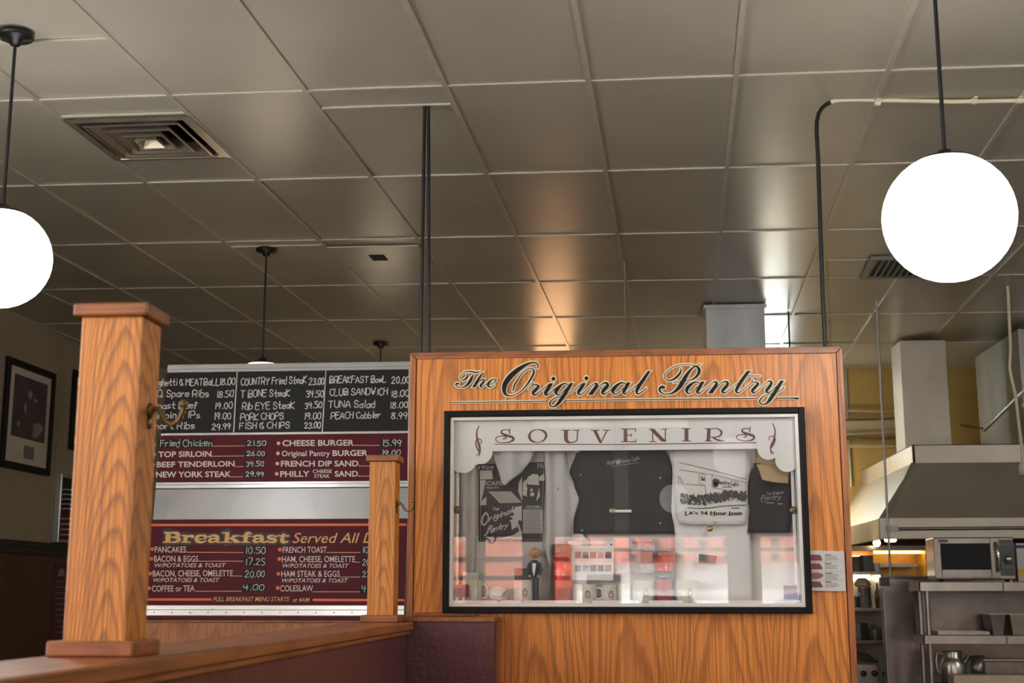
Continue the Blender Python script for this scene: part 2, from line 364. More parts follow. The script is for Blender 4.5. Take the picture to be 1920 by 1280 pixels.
M_wains = oak('dark_wainscot', srgb(88, 56, 32), srgb(46, 30, 18), along='z', across='y', period=.4, ks=3, kx=50, contrast=.5, rough=.3)
M_rail = mat('dark_rail', srgb(38, 34, 30), .35)
M_maroonW = mat('maroon_wall_paint', srgb(96, 52, 56), .38, var=.08, bump=.5, bscale=45)
M_steel = mat('brushed_steel', srgb(128, 128, 128), .34, .8, var=.03, scale=5, bump=.9, bscale=4.5)
M_alu = mat('aluminium_rail', srgb(196, 196, 196), .25, .6, var=.05)
M_board = mat('chalkboard', srgb(30, 30, 30), .6, var=.1, spec=.3)
M_maroon = mat('maroon_sign', srgb(92, 34, 44), .5, spec=.12, var=.08, scale=3)
M_chalk = mat('chalk', srgb(214, 212, 206), .9, var=.15, scale=140)
M_white = mat('white_lettering', srgb(228, 220, 212), .5, var=.03)
M_tan = mat('tan_lettering', srgb(222, 178, 108), .5, var=.03)
M_peach = mat('peach_bullet', srgb(232, 176, 138), .5, var=.03)
M_orange = mat('orange_stripe', srgb(236, 104, 36), .45, var=.03)
M_outl = mat('dark_outline', srgb(36, 32, 36), .5, var=.03)
M_cream = mat('cream_vinyl', srgb(232, 220, 186), .45, var=.03)
M_ink = mat('black_vinyl', srgb(24, 23, 24), .5, var=.03, spec=.2)
M_frameB = mat('black_frame_lacquer', srgb(14, 13, 12), .5, var=.2, spec=.2)
M_alW = mat('white_aluminium', srgb(226, 222, 212), .35, .1, var=.05)
M_glass = glassy('case_glass', refl=1.35, haze=.012)
M_frost = frosted('frosted_vinyl', srgb(240, 239, 235), .1)
M_wine = mat('wine_vinyl', srgb(98, 44, 40), .5, var=.05)
M_pad = mat('wine_pad', srgb(112, 68, 70), .7, var=.1, scale=60)
M_caseback = mat('case_backing', srgb(222, 218, 210), .8, var=.05, scale=3)
M_brass = mat('aged_brass', srgb(120, 98, 62), .35, .8, var=.25, scale=60)
M_duct = mat('galvanised_sheet', srgb(176, 178, 178), .42, .55, var=.14, scale=6, stretch=(1, 1, .3))
M_hood = mat('hood_steel', srgb(186, 178, 164), .38, .45, var=.08, scale=4)
M_ssd = mat('stainless_worn', srgb(128, 124, 118), .32, .8, var=.2, scale=7)
M_ss = mat('stainless', srgb(176, 172, 164), .28, .85, var=.1, scale=12)
M_dark = mat('dark_cavity', srgb(16, 15, 14), .7)
M_pipeW = mat('cream_pipe_paint', srgb(222, 212, 186), .4, var=.06)
# ================================================================== THE ROOM
room_h = 3.9
fl = MB(); fl.box((XL - .2, YB - .2, -.12), (XR + .2, YF + .2, 0)); structure(build(fl, 'floor', M_floor))
def wall_with_openings(name, axis, at, th, lo, hi, opens, z0, z1, zt, material):
    mb = MB()
    def blk(a, b, c, d):
        if axis == 'x': mb.box((at, a, c), (at + th, b, d))
        else: mb.box((a, at, c), (b, at + th, d))
    cur = lo
    for a, b in opens:
        blk(cur, a, 0, zt); blk(a, b, 0, z0); blk(a, b, z1, zt); cur = b
    blk(cur, hi, 0, zt)
    return structure(build(mb, name, material))
wl = wall_with_openings('wall_left', 'x', XL, -.2, YB, YF, WIN_L, *WL_Z, room_h, M_wall)
wb_ = wall_with_openings('wall_back', 'y', YB, -.2, XL, XR, WIN_B, *WB_Z, room_h, M_wall)
structure(build(MB().box((XR, YB, 0), (XR + .2, YF, room_h)), 'wall_right', M_wall))
structure(build(MB().box((XL, YF, 0), (1.55, YF + .2, room_h)), 'wall_far', M_wall))
structure(build(MB().box((1.55, YF, 0), (XR, YF + .2, room_h)), 'wall_kitchen', M_wallK))
wi = 0
for a, b in WIN_L:
    wi += 1; mb = MB(); z0, z1 = WL_Z
    for y in (a, (a + b) / 2 - .02, b - .05): mb.box((XL - .12, y, z0), (XL - .06, y + .05, z1))
    for z in (z0, z1 - .05): mb.box((XL - .12, a, z), (XL - .06, b, z + .05))
    structure(build(mb, 'window_%d' % wi, M_black))
for a, b in WIN_B:
    wi += 1; mb = MB(); z0, z1 = WB_Z
    for x in (a, b - .05): mb.box((x, YB - .12, z0), (x + .05, YB - .06, z1))
    for z in (z0, z1 - .05): mb.box((a, YB - .12, z), (b, YB - .06, z + .05))
    structure(build(mb, 'window_%d' % wi, M_black))
# left wall: dark wainscot and rail
zr0, zr1 = atx(60, 1040, XL).z, atx(60, 1015, XL).z
mb = MB(); mb.box((XL, 3.4, 0), (XL + .02, YF, zr0)); wains = structure(build(mb, 'trim_1', M_wains))
mb = MB(); mb.box((XL, 3.4, zr0), (XL + .035, YF, zr1)); mb.box((XL, 3.4, zr0 + .06), (XL + .05, YF, zr1 - .03)); structure(build(mb, 'trim_2', M_rail, bevel=.004))
# vertical seam batten of the left wall
p = atx(118, 640, XL); structure(build(MB().box((XL, p.y - .012, zr1), (XL + .006, p.y + .012, 3.58)), 'trim_3', M_wall))
# ceiling tiles
tiles = MB(); rt = random.Random(3)
C0, C1, R0, R1 = -9, 13, -13, 8
SPLIT = {(-3, 0): (0.175, 0.69)}
def tile(c0, c1, r0, r1):
    j = lambda: rt.uniform(-.0035, .0035)
    tiles.add([cg(c0, r0, .006 + j()), cg(c1, r0, .006 + j()), cg(c1, r1, .006 + j()), cg(c0, r1, .006 + j())], [(3, 2, 1, 0)])
for c in range(C0, C1):
    for r in range(R0, R1):
        if (c, r) in SPLIT:
            a, b = SPLIT[(c, r)]; tile(c, c + 1, r, r + a); tile(c, c + 1, r + b, r + 1)
        else: tile(c, c + 1, r, r + 1)
CEIL = structure(build(tiles, 'ceiling', M_ceil, recalc=False))
roof = MB(); roof.hexa([cg(C0, R0, .12), cg(C1, R0, .12), cg(C1, R1, .12), cg(C0, R1, .12), cg(C0, R0, .2), cg(C1, R0, .2), cg(C1, R1, .2), cg(C0, R1, .2)])
build(roof, 'ceiling_deck', M_dark, CEIL)
bars = MB()
def bar(c0, r0, c1, r1, w=.011, h=.0024):
    a, b = cg(c0, r0), cg(c1, r1); d = (b - a).normalized(); n = d.cross(V3((0, 0, 1))).normalized() * w; z = V3((0, 0, 1))
    bars.hexa([a - n - z * h, b - n - z * h, b + n - z * h, a + n - z * h, a - n + z * .006, b - n + z * .006, b + n + z * .006, a + n + z * .006])
for c in range(C0, C1 + 1): bar(c, R0, c, R1)
for r in range(R0, R1 + 1): bar(C0, r, C1, r)
for c, r in ((-3, -.5), (-3, .175), (-3, .69), (-1, .175), (3, 2.6), (-2, 2.53), (-3, 2.1)): bar(c, r, c + 1, r)
build(bars, 'ceiling_grid', M_bar, CEIL)
# ================================================================== CEILING FIXTURES
def pframe(c0, c1, r0, r1, dz): return [cg(c0, r0, dz), cg(c1, r0, dz), cg(c1, r1, dz), cg(c0, r1, dz)]
def sqring(mb, cx, cy, a, za, b, zb):      # sloping square ring, half sizes in metres
    A = [cg((cx + sx * a) / TW, (cy + sy * a) / TL, za) for sx, sy in ((-1, -1), (1, -1), (1, 1), (-1, 1))]
    B = [cg((cx + sx * b) / TW, (cy + sy * b) / TL, zb) for sx, sy in ((-1, -1), (1, -1), (1, 1), (-1, 1))]
    mb.add(A + B, [(i, (i + 1) % 4, 4 + (i + 1) % 4, 4 + i) for i in range(4)])
cx, cy = -2.5 * TW, .4325 * TL
M_vent = mat('vent_metal', srgb(168, 156, 138), .3, .55, var=.2, scale=5)
vent = thing('air_vent', cg(-2.5, .4325, -.01), 'square stepped metal air diffuser in ceiling near the leftmost globe lamp', 'air vent')
mb = MB(); sqring(mb, cx, cy, .304, -.006, .262, -.012); sqring(mb, cx, cy, .262, -.012, .25, .05); build(mb, 'frame', M_vent, vent)
for i, (a, b) in enumerate(((.235, .175), (.17, .115), (.108, .06))):
    mb = MB(); sqring(mb, cx, cy, a, -.016 - .004 * i, b, .04); sqring(mb, cx, cy, a, -.016 - .004 * i, a - .012, -.018 - .004 * i); build(mb, 'louvre', M_vent, vent)
mb = MB(); sqring(mb, cx, cy, .055, -.03, .035, .02); mb.add([cg((cx + sx * .035) / TW, (cy + sy * .035) / TL, .02) for sx, sy in ((-1, -1), (1, -1), (1, 1), (-1, 1))], [(0, 1, 2, 3)]); build(mb, 'centre_cone', M_vent, vent)
mb = MB(); mb.tube([cg((cx - .1) / TW, (cy - .16) / TL, .03), cg((cx + .12) / TW, (cy - .21) / TL, .035)], .008); mb.tube([cg((cx + .0) / TW, (cy - .02) / TL, .025), cg((cx + .14) / TW, (cy - .2) / TL, .035)], .008); build(mb, 'strut', M_bar, vent)
mb = MB(); q = pframe(-3, -2, .175, .69, .115); w_ = pframe(-3, -2, .175, .69, .0); mb.add(q + w_, [(0, 1, 2, 3)] + [(i, (i + 1) % 4, 4 + (i + 1) % 4, 4 + i) for i in range(4)]); build(mb, 'plenum', M_dark, vent)
acc = thing('access_panel', cg(-1.52, 2.31, 0), 'square dusty ceiling plate with small dark hole, left of the hanging pipes', 'ceiling panel')
mb = MB(); mb.hexa(pframe(-1.98, -1.03, 2.11, 2.52, -.012) + pframe(-1.98, -1.03, 2.11, 2.52, -.002)); build(mb, 'plate', M_bar, acc, bevel=.003)
mb = MB(); mb.hexa(pframe(-1.62, -1.46, 2.27, 2.38, -.016) + pframe(-1.62, -1.46, 2.27, 2.38, -.011)); build(mb, 'opening', M_dark, acc)
gr = thing('ceiling_grille', cg(4.1, 2.74, 0), 'dark grey louvred ceiling grille partly behind the right globe lamp', 'air vent')
mb = MB()
for i in range(15):
    a = 3.62 + i * .066; mb.hexa(pframe(a, a + .022, 2.55, 2.94, -.02) + pframe(a + .03, a + .052, 2.55, 2.94, -.004))
build(mb, 'louvres', mat('grille_grey', srgb(96, 94, 90), .5), gr)
mb = MB()
for q in ((3.56, 3.62, 2.52, 2.97), (4.6, 4.66, 2.52, 2.97), (3.62, 4.6, 2.52, 2.55), (3.62, 4.6, 2.94, 2.97)): mb.hexa(pframe(*q, -.022) + pframe(*q, -.001))
build(mb, 'frame', mat('grille_frame', srgb(128, 120, 106), .45), gr)
mb = MB(); mb.hexa(pframe(3.62, 4.6, 2.55, 2.94, -.006) + pframe(3.62, 4.6, 2.55, 2.94, -.003)); build(mb, 'backing', M_dark, gr)
# pendant globe lamps: canopy, rod, fitter, globe
def pendant(x, y, zc, rg, gm, label):
    zt = ceil_z(x, y)
    t = thing('pendant_lamp', (x, y, zc - rg), label, 'lamp', 'globe pendant lamps')
    build(MB().lathe([(0, 0), (.066, 0), (.068, -.012), (.064, -.022), (.03, -.028), (.018, -.05), (0, -.05)], (x, y, zt)), 'canopy', M_black, t)
    build(MB().tube([(x, y, zt - .03), (x, y, zc + rg * .9)], .0065, 10), 'rod', M_black, t)
    build(MB().lathe([(0, .03), (.02, .03), (.03, .012), (.085, .0), (.092, -.012), (.088, -.022), (0, -.022)], (x, y, zc + rg * .93)), 'fitter', M_black, t)
    build(MB().sphere((x, y, zc), rg, 40), 'globe', gm, t)
    return t
p = aty(1779, 408, 4.06); pendant(p.x, p.y, p.z, .2, M_globe, 'large lit white globe lamp on black rod at the right')
p = aty(-1, 483, 4.67); pendant(p.x, p.y, p.z, .19, M_globe, 'lit white globe lamp cut by the left edge of the photo')
zf = aty(497, 675, 7.98).z - .205; pendant(-2.219, 7.979, zf, .2, M_globeW, 'globe lamp mostly hidden behind the chalkboard menu, warm top showing')
pendant(-2.076, 11.207, zf, .2, M_globeW, 'farthest globe lamp, only its black ceiling cap and rod showing over the menu board')
pendant(1.05, -1.75, 2.71, .2, M_globeOff, 'globe lamp behind the viewer, reflected in the case glass')
pendant(.69, -7.4, 2.71, .2, M_globeOff, 'globe lamp near the street windows, reflected in the case glass')
pendant(-2.43, 1.4, 2.71, .2, M_globe, 'lit globe lamp over the left aisle, above and behind the viewer')
pendant(-2.55, -1.9, 2.71, .2, M_globe, 'lit globe lamp farther back over the left aisle behind the viewer')
pendant(2.9, 1.0, 2.71, .2, M_globe, 'lit globe lamp added just out of view at right to brighten the ceiling')  # extra unseen globe, added to lift the near ceiling
pendant(2.9, -2.3, 2.71, .2, M_globe, 'lit globe lamp added behind the viewer at right to brighten the ceiling')  # second extra globe at right, also added for its light
# unseen tubes added to brighten the kitchen; wall panels show as streaks in the ceiling
def fill_tube(x, y0, y1, drop, w, colr, st, label):
    zt = ceil_z(x, (y0 + y1) / 2); t = thing('fill_light', (x, (y0 + y1) / 2, zt - drop), label, 'lamp')
    build(MB().box((x - w, y0, zt - drop), (x + w, y1, zt - drop + .05)), 'housing', M_black, t, bevel=.005)
    mm = mat('tube_lit_' + label.split()[0], (.9, .9, .9), .4, emit=(colr, st))
    build(MB().box((x - w * .9, y0 + .02, zt - drop - .1), (x + w * .9, y1 - .02, zt - drop)), 'diffuser', mm, t)
    for y in (y0 + .1, y1 - .1): build(MB().tube([(x, y, zt - drop + .05), (x, y, zt)], .006, 8), 'hanger', M_black, t)
    return t
fill_tube(4.6, 3.4, 5.4, .3, .12, (1, .99, .96), 28.0, 'long white light added to brighten the kitchen, outside the view at right')  # added out of view to brighten hood and shelves
fill_tube(1.38, 11.6, 12.1, 1.1, .08, (1, .86, .58), 48.0, 'warm white tube added unseen behind the oak wall to light the yellow wall')  # added out of sight to put warm light on the yellow wall
def wall_light(px, w, z0, z1, colr, st, label):
    x = aty(px, 700, 12.5).x; t = thing('wall_light', (x, 12.55, ceil_z(x, 12.5) - z1), label, 'lamp'); zt = ceil_z(x, 12.5)
    mb = MB(); mb.box((x - w - .03, 12.54, zt - z1 - .03), (x + w + .03, 12.598, zt - z0 + .02)); build(mb, 'casing', M_black, t, bevel=.004)
    build(MB().box((x - w, 12.52, zt - z1), (x + w, 12.54, zt - z0)), 'diffuser', mat('wall_light_lit_' + label.split()[0], (.9, .9, .9), .4, emit=(colr, st)), t)
wall_light(1450, .15, .06, .9, (.93, 1, .95), 9.0, 'cool white tall lit panel high on the kitchen wall behind the oak wall')
wall_light(1037, .17, .06, 1.1, (1, .52, .24), 4.0, 'amber tall lit panel high on the far wall behind the oak wall')
# black pipes that carry the oak display wall
YS = 5.45; ZS = aty(1170, 655, YS).z                     # front plane and top of the oak wall
cz = ceil_z(-.84, 5.53)
for k, (a, b) in enumerate((((796.5, 200), (788.5, 655)), ((803.5, 200), (804, 655)))):
    P = aty(*a, 5.53); Q = aty(*b, 5.53); top = V3((P.x, 5.53, cz)); bot = V3((Q.x, 5.53, ZS - .001))
    t = thing('support_pipe', bot, ('left' if k == 0 else 'right') + ' one of two close black pipes from ceiling to oak wall top', 'pipe', 'twin black support pipes')
    build(MB().tube([bot, top], .0078, 12), 'pipe', M_black, t)
    build(MB().lathe([(.0, 0), (.0095, 0), (.0095, -.006), (.008, -.008)], top), 'flange', M_black, t)
YP = 5.55
pipe = thing('conduit', aty(1548, 652, YP), 'black and cream bent conduit from oak wall top up along the ceiling right', 'pipe')
path = [V3((aty(1548, 652, YP).x, YP, ZS - .001))] + [aty(x, y, YP) for x, y in ((1543, 560), (1538, 420), (1534, 300), (1531, 245), (1531.5, 228), (1535, 213), (1541, 203), (1549, 196), (1557, 192))]
build(MB().tube(path, .009, 12), 'black_section', M_black, pipe)
e = path[-1]; pw = [e]
for i, (dx, dz) in enumerate(((.015, .005), (.04, .009), (.1, .009))): pw.append(e + V3((dx, 0, dz)))
for i in range(1, 7): pw.append(V3((e.x + .1 + i * .42, YP, ceil_z(e.x + .1 + i * .42, YP) - .012)))
build(MB().tube(pw, .0095, 12), 'painted_section', M_pipeW, pipe)
for px in (1645, 1827, 1912):
    q = aty(px, 190, YP); z = ceil_z(q.x, YP) - .012
    mb = MB(); mb.tube([(q.x - .012, YP, z), (q.x + .012, YP, z)], .0135, 10); mb.box((q.x - .007, YP - .03, z + .006), (q.x + .007, YP + .03, z + .012)); build(mb, 'clamp', M_pipeW, pipe)
# hanging shelf rods behind the wall
M_rod = mat('tan_threaded_rod', srgb(150, 126, 96), .5, .4, var=.3, scale=120)
hs = thing('hanging_shelf', (.67, 8.35, 1.9), 'shelf hung on two thin tan threaded rods behind the oak display wall', 'shelf')
for x, y in ((.03, 8.345), (1.316, 8.367)):
    mb = MB(); zt = ceil_z(x, y); n = 90
    mb.tube([(x + .0022 * (1 if i % 2 else -1), y, 1.9 + (zt - 1.9) * i / n) for i in range(n + 1)], [.0075 if i % 2 else .006 for i in range(n + 1)], 6); build(mb, 'rod', M_rod, hs)
build(MB().box((-.1, 8.2, 1.88), (1.36, 8.52, 1.92)), 'board', M_ssd, hs, bevel=.004)
# galvanised duct
a = aty(1318, 572, 9.69); b = aty(1433, 572, 9.69); zt = min(ceil_z(a.x, 9.7), ceil_z(b.x, 9.7))
duct = thing('ventilation_duct', ((a.x + b.x) / 2, 9.9, 2.2), 'square galvanised duct dropping from ceiling behind the oak wall', 'duct')
build(MB().box((a.x + .02, 9.69, 2.2), (b.x, 10.1, zt - .001)), 'duct_body', M_duct, duct, bevel=.004)
mb = MB(); mb.box((a.x + .005, 9.675, zt - .03), (b.x + .015, 10.115, zt - .002)); build(mb, 'flange', M_duct, duct)
a = aty(1478, 583, 9.95); tag(build(MB().tube([(a.x, 9.95, 2.3), (a.x, 9.95, ceil_z(a.x, 9.95))], .007, 8), 'hanging_rod', M_black), 'thin dark rod hanging from the ceiling just right of the galvanised duct', 'rod')
# ================================================================== THE OAK DISPLAY WALL
SF = front(YS)
x0, x1 = -.884, .905; zc0, zc1 = 1.378, 2.183; xc0, xc1 = -.727, .731       # case opening
oakw = thing('display_wall', (0, 5.55, 0), 'oak panelled wall with painted script name and built-in glass case', 'wall panel')
TR = .028
mb = MB()
mb.box((x0 + TR, YS + .006, 0), (xc0 + .012, YS + .22, ZS - TR)); mb.box((xc1 - .012, YS + .006, 0), (x1 - TR, YS + .22, ZS - TR))
mb.box((xc0 + .012, YS + .006, 0), (xc1 - .012, YS + .22, zc0 + .012)); mb.box((xc0 + .012, YS + .006, zc1 - .012), (xc1 - .012, YS + .22, ZS - TR))
mb.box((xc0 + .012, YS + .205, zc0), (xc1 - .012, YS + .22, zc1))
build(mb, 'panel', M_oakP, oakw)
build(MB().hexa([(x0 + TR, YS, ZS - TR), (x1 - TR, YS, ZS - TR), (x1 - TR, YS + .23, ZS - TR), (x0 + TR, YS + .23, ZS - TR), (x0, YS, ZS), (x1, YS, ZS), (x1, YS + .23, ZS), (x0, YS + .23, ZS)]), 'edge_trim', M_oakD, oakw, bevel=.002)
for a, b in ((x0, x0 + TR - .003), (x1 - TR + .003, x1)):
    t = MB(); lx = (a == x0)
    za, zb = (ZS - .001, ZS - TR) if lx else (ZS - TR, ZS - .001)
    t.hexa([(a, YS, 0), (b, YS, 0), (b, YS + .23, 0), (a, YS + .23, 0), (a, YS, za), (b, YS, zb), (b, YS + .23, zb), (a, YS + .23, za)])
    build(t, 'edge_trim', M_oakT, oakw, bevel=.002)
build(MB().box((x0 + TR, YS - .012, 1.357), (-.60, YS + .006, 1.372)), 'ledge', M_oakD, oakw, bevel=.002)
# the painted script: The / Original / Pantry, brush strokes with cream edging
TH = (840, 670, 16); OR = (920, 660, 11.633); GI = (1030, 670, 12.8); AL = (1110, 670, 12.8); PA = (1220, 670, 12.8); TY = (1340, 670, 11.294)
SCRIPT = [
 (TH, [(590,490,26),(578,580,56),(510,655,48),(440,685,25),(385,658,16),(355,600,15),(380,540,15),(450,470,15),(530,425,22),(620,415,30),(700,418,34),(790,440,46),(880,443,38),(940,420,14)]),
 (TH, [(770,495,16),(725,580,70),(665,700,100),(590,800,84),(510,865,46),(430,895,24),(340,895,20),(265,862,26),(235,815,36),(265,780,58),(315,785,62)]),
 (TH, [(1065,435,12),(1000,520,50),(900,670,88),(770,895,95)]),
 (TH, [(860,800,10),(950,700,16),(1040,660,40),(1085,685,56),(1050,755,76),(985,830,80),(972,872,46),(1020,884,20),(1090,840,14),(1180,770,14)]),
 (TH, [(1250,800,14),(1350,772,16),(1425,712,30),(1430,665,34),(1370,648,22),(1290,685,52),(1220,760,76),(1200,830,74),(1240,880,40),(1310,878,18),(1390,830,16)]),
 (OR, [(1025,348,22),(1036,290,26),(1000,242,26),(930,224,28),(840,242,45),(720,300,85),(560,410,125),(420,540,138),(320,680,130),(292,790,112),(302,880,80),(350,935,40),(430,950,18),(540,925,16),(660,845,18),(780,720,30),(880,570,45),(940,450,44),(932,385,30),(880,352,16),(800,372,16),(700,445,18),(600,580,24),(520,720,28),(485,838,20)]),
 (OR, [(922,668,22),(908,715,14)]),
 (OR, [(828,802,12),(912,715,16),(960,708,22),(1010,716,32),(1045,748,60),(990,812,84),(930,872,84),(935,925,46),(980,930,24),(1060,870,15),(1180,770,14),(1270,700,14)]),
 (OR, [(1322,680,85),(1262,780,95),(1200,880,88),(1205,930,46),(1260,915,20),(1320,870,14),(1400,790,14)]),
 (GI, [(450,660,16),(380,622,26),(300,650,50),(195,750,108),(155,825,95),(190,888,40),(250,885,18),(330,825,18),(420,730,20)]),
 (GI, [(535,610,80),(460,730,95),(370,880,105),(280,1010,105),(200,1110,76),(130,1170,40),(70,1182,22),(20,1150,28),(10,1090,36),(60,1020,22),(150,960,18),(240,935,16),(300,918,14)]),
 (GI, [(420,882,12),(520,832,14),(640,740,14),(760,640,14)]),
 (GI, [(835,615,85),(770,720,95),(705,815,86),(700,872,54),(760,885,22),(850,820,14),(950,715,14),(1060,640,14)]),
 (GI, [(1050,648,14),(1110,620,44),(1138,665,88),(1090,750,105),(985,890,110)]),
 (GI, [(1150,732,14),(1250,645,16),(1330,606,40),(1392,625,70),(1390,685,98),(1310,775,106),(1270,842,78),(1310,878,34),(1390,842,16),(1490,765,16)]),
 (AL, [(805,640,20),(740,602,30),(650,632,60),(545,720,104),(500,800,94),(520,860,40),(590,868,20),(680,805,18),(745,730,18)]),
 (AL, [(885,600,85),(830,690,98),(770,795,90),(760,852,56),(810,870,24),(900,800,14),(1010,715,14),(1110,640,14)]),
 (AL, [(1372,325,72),(1250,505,92),(1130,680,102),(1075,795,90),(1075,852,54),(1130,868,26),(1220,805,20),(1310,735,16)]),
 (PA, [(725,260,14),(718,350,46),(650,440,66),(550,520,48),(450,552,26),(370,532,18),(328,472,16),(345,400,16),(420,310,14),(560,220,14),(700,180,13),(860,163,13),(980,175,14),(1080,205,24),(1150,262,78),(1165,340,92),(1120,430,70),(1030,510,40),(940,540,18),(830,555,14),(690,575,14),(550,602,14)]),
 (PA, [(1210,172,14),(1120,195,20),(1020,240,40),(920,340,74),(840,460,108),(765,590,128),(690,705,118),(600,800,80),(500,860,40),(400,882,20),(300,862,24),(225,812,48),(215,745,60),(262,705,74),(312,718,88)]),
 (PA, [(1170,615,22),(1100,582,26),(1010,615,55),(905,705,100),(862,790,86),(890,850,40),(950,858,18),(1040,795,18),(1115,700,18)]),
 (PA, [(1255,575,80),(1190,685,95),(1130,790,88),(1120,842,56),(1180,852,24),(1280,772,14),(1400,670,14),(1510,590,14)]),
 (PA, [(1500,600,14),(1560,580,48),(1582,635,80),(1530,725,102),(1435,855,115)]),
 (TY, [(40,640,12),(90,582,12),(150,532,14),(220,508,30),(275,535,62),(258,595,78),(190,672,82),(160,722,58),(200,748,28),(280,712,13),(380,622,12),(480,545,12)]),
 (TY, [(725,280,76),(620,420,84),(520,570,90),(462,680,72),(460,727,46),(510,746,22),(590,690,12),(700,600,12),(790,522,12)]),
 (TY, [(690,388,13),(820,388,13),(962,388,13)]),
 (TY, [(798,478,22),(788,524,14)]),
 (TY, [(788,527,14),(870,525,24),(922,555,55),(880,605,74),(808,685,78),(798,727,52),(840,745,24),(920,692,12),(1040,580,12),(1130,505,14)]),
 (TY, [(1120,510,12),(1170,495,35),(1203,535,64),(1170,602,78),(1108,685,78),(1098,727,48),(1150,742,22),(1230,682,14),(1300,615,14)]),
 (TY, [(1430,490,80),(1360,600,90),(1260,760,98),(1170,890,90),(1110,960,50),(1040,990,22),(970,972,28),(955,910,32),(1020,830,20),(1110,787,14),(1210,767,14)]),
 (TY, [(1340,727,12),(1410,690,14),(1468,632,18)]),
]
ULINE = [((0, 0, 1), [(845, 754.3, 1.3), (930, 753.2, 1.3), (1024, 751.8, 1.3)]), ((0, 0, 1), [(1060.5, 751, 1.3), (1160, 749.2, 1.4), (1418.5, 746.6, 1.6)]),
         ((0, 0, 1), [(1457.5, 746.2, 1.6), (1475, 746, 1.8), (1487, 745.9, 2), (1494, 746.8, 4), (1499.5, 745.6, .6)])]
SLIM = lambda w: 1 - .19 * min(1, max(0, (w - 24) / 30))      # stroke widths were read level, not square to the stroke
for wd in ((TH,), (OR, GI, AL), (PA, TY)):
    mb = MB(); mk = MB()
    for sc, pts in SCRIPT:
        if sc in wd: mk.ribbon(pts, SF, .0038, 0, 5, sc, 2.6, wk=SLIM); mb.ribbon(pts, SF, .0008, 2.5, 5, sc, 2.6, wk=SLIM)
    if OR in wd:
        for x, y, r in ((920 + 1370 / 11.633, 660 + 580 / 11.633, 3.7), (1030 + 890 / 12.8, 670 + 497 / 12.8, 3.7)): mk.disc(x, y, r, SF, .0038); mb.disc(x, y, r + 2.4, SF, .0008)
    build(mb, 'lettering_edging', M_cream, oakw); build(mk, 'lettering', M_ink, oakw)
mb = MB(); mk = MB()
for sc, pts in ULINE:
    mk.ribbon(pts, SF, .0038, 0, 3, sc); mb.ribbon(pts, SF, .0007, 1.9, 3, sc, flat=.1)
build(mb, 'underline_edging', M_cream, oakw); build(mk, 'underline', M_ink, oakw)
# laminated beef chart beside the case
chart = thing('meat_chart', SF(1550, 1107), 'laminated sheet of four raw beef cuts with text on the oak wall', 'poster')
M_lam = mat('laminated_paper', srgb(206, 204, 198), .3, var=.03)
qd = [(1517, 1107), (1586, 1108), (1582.5, 1033), (1516.5, 1031.5)]
build(MB().slab([SF(x, y, .003) for x, y in qd], (0, -1, 0), .0025), 'sheet', M_lam, chart)
CS = (1500, 960, 4); ln = MB()
for i, (yy, cl) in enumerate(((340, 0), (406, 1), (476, 2), (541, 3))):
    pts = [(70 + i * 3, yy + 22), (70 + i * 3, yy - 14), (95, yy - 24), (150, yy - 20), (164, yy + 2), (168 + i * 2, yy + 22)] if i != 2 else [(78, yy + 16), (84, yy - 22), (130, yy - 26), (172, yy - 12), (174, yy + 4), (150, yy + 20), (110, yy + 26)]
    m_ = MB(); m_.poly([SF(CS[0] + x / 4, CS[1] + y / 4, .0045) for x, y in pts])
    build(m_, 'picture', mat('beef_red_%d' % i, srgb(*((128, 62, 74), (140, 62, 82), (150, 84, 92), (104, 72, 68))[i]), .4, var=.25, scale=90), chart)
    tx = MB(); tx.ribbon([(192, yy - 20, 5), (232 + 8 * (i == 2), yy - 20, 5)], SF, .0045, sub=1, scale=CS); build(tx, 'heading', M_ink, chart)
    for j in range(4 if i != 2 else 5): ln.ribbon([(194, yy - 9 + j * 9, 2.6), (270 + (j * 37 + i * 23) % 30, yy - 9 + j * 9, 2.6)], SF, .0045, sub=1, scale=CS)
    if i: ln.ribbon([(80, yy - 34, 1.5), (332, yy - 31, 1.5)], SF, .0045, sub=1, scale=CS)
ln.ribbon([(184 + 4, 315, 1.6), (194, 575, 1.6)], SF, .0045, sub=1, scale=CS)
build(ln, 'text_lines', mat('grey_print', srgb(120, 118, 116), .6), chart)
# ================================================================== THE SOUVENIR CASE
case = thing('display_case', (0, YS, zc0), 'black framed glass souvenir case with scalloped frosted header in oak wall', 'display case')
FWD = .026
def frame(mb, xa, xb, za, zb, w, ya, yb):
    mb.box((xa, ya, za), (xa + w, yb, zb)); mb.box((xb - w, ya, za), (xb, yb, zb)); mb.box((xa + w, ya, za), (xb - w, yb, za + w)); mb.box((xa + w, ya, zb - w), (xb - w, yb, zb))
XA, XB, ZA, ZB = -.734, .738, 1.369, 2.19
mb = MB(); frame(mb, XA, XB, ZA, ZB, .024, YS - .03, YS + .004); frame(mb, XA + .016, XB - .016, ZA + .016, ZB - .016, .010, YS - .022, YS + .004); build(mb, 'outer_frame', M_frameB, case, bevel=.003)
mb = MB(); frame(mb, XA + .025, XB - .025, ZA + .025, ZB - .025, .014, YS - .016, YS + .012); build(mb, 'inner_frame', M_alW, case, bevel=.0015)
XI0, XI1, ZI0, ZI1 = XA + .039, XB - .039, ZA + .039, ZB - .039
YBK = YS + .14
mb = MB(); mb.box((XI0 - .004, YBK - .006, ZI0 - .01), (XI1 + .004, YBK, ZI1 + .01)); build(mb, 'back_panel', M_caseback, case)
mb = MB(); mb.box((XI0 - .012, YS + .012, ZI0 - .012), (XI0, YBK - .006, ZI1 + .012)); mb.box((XI1, YS + .012, ZI0 - .012), (XI1 + .012, YBK - .006, ZI1 + .012))
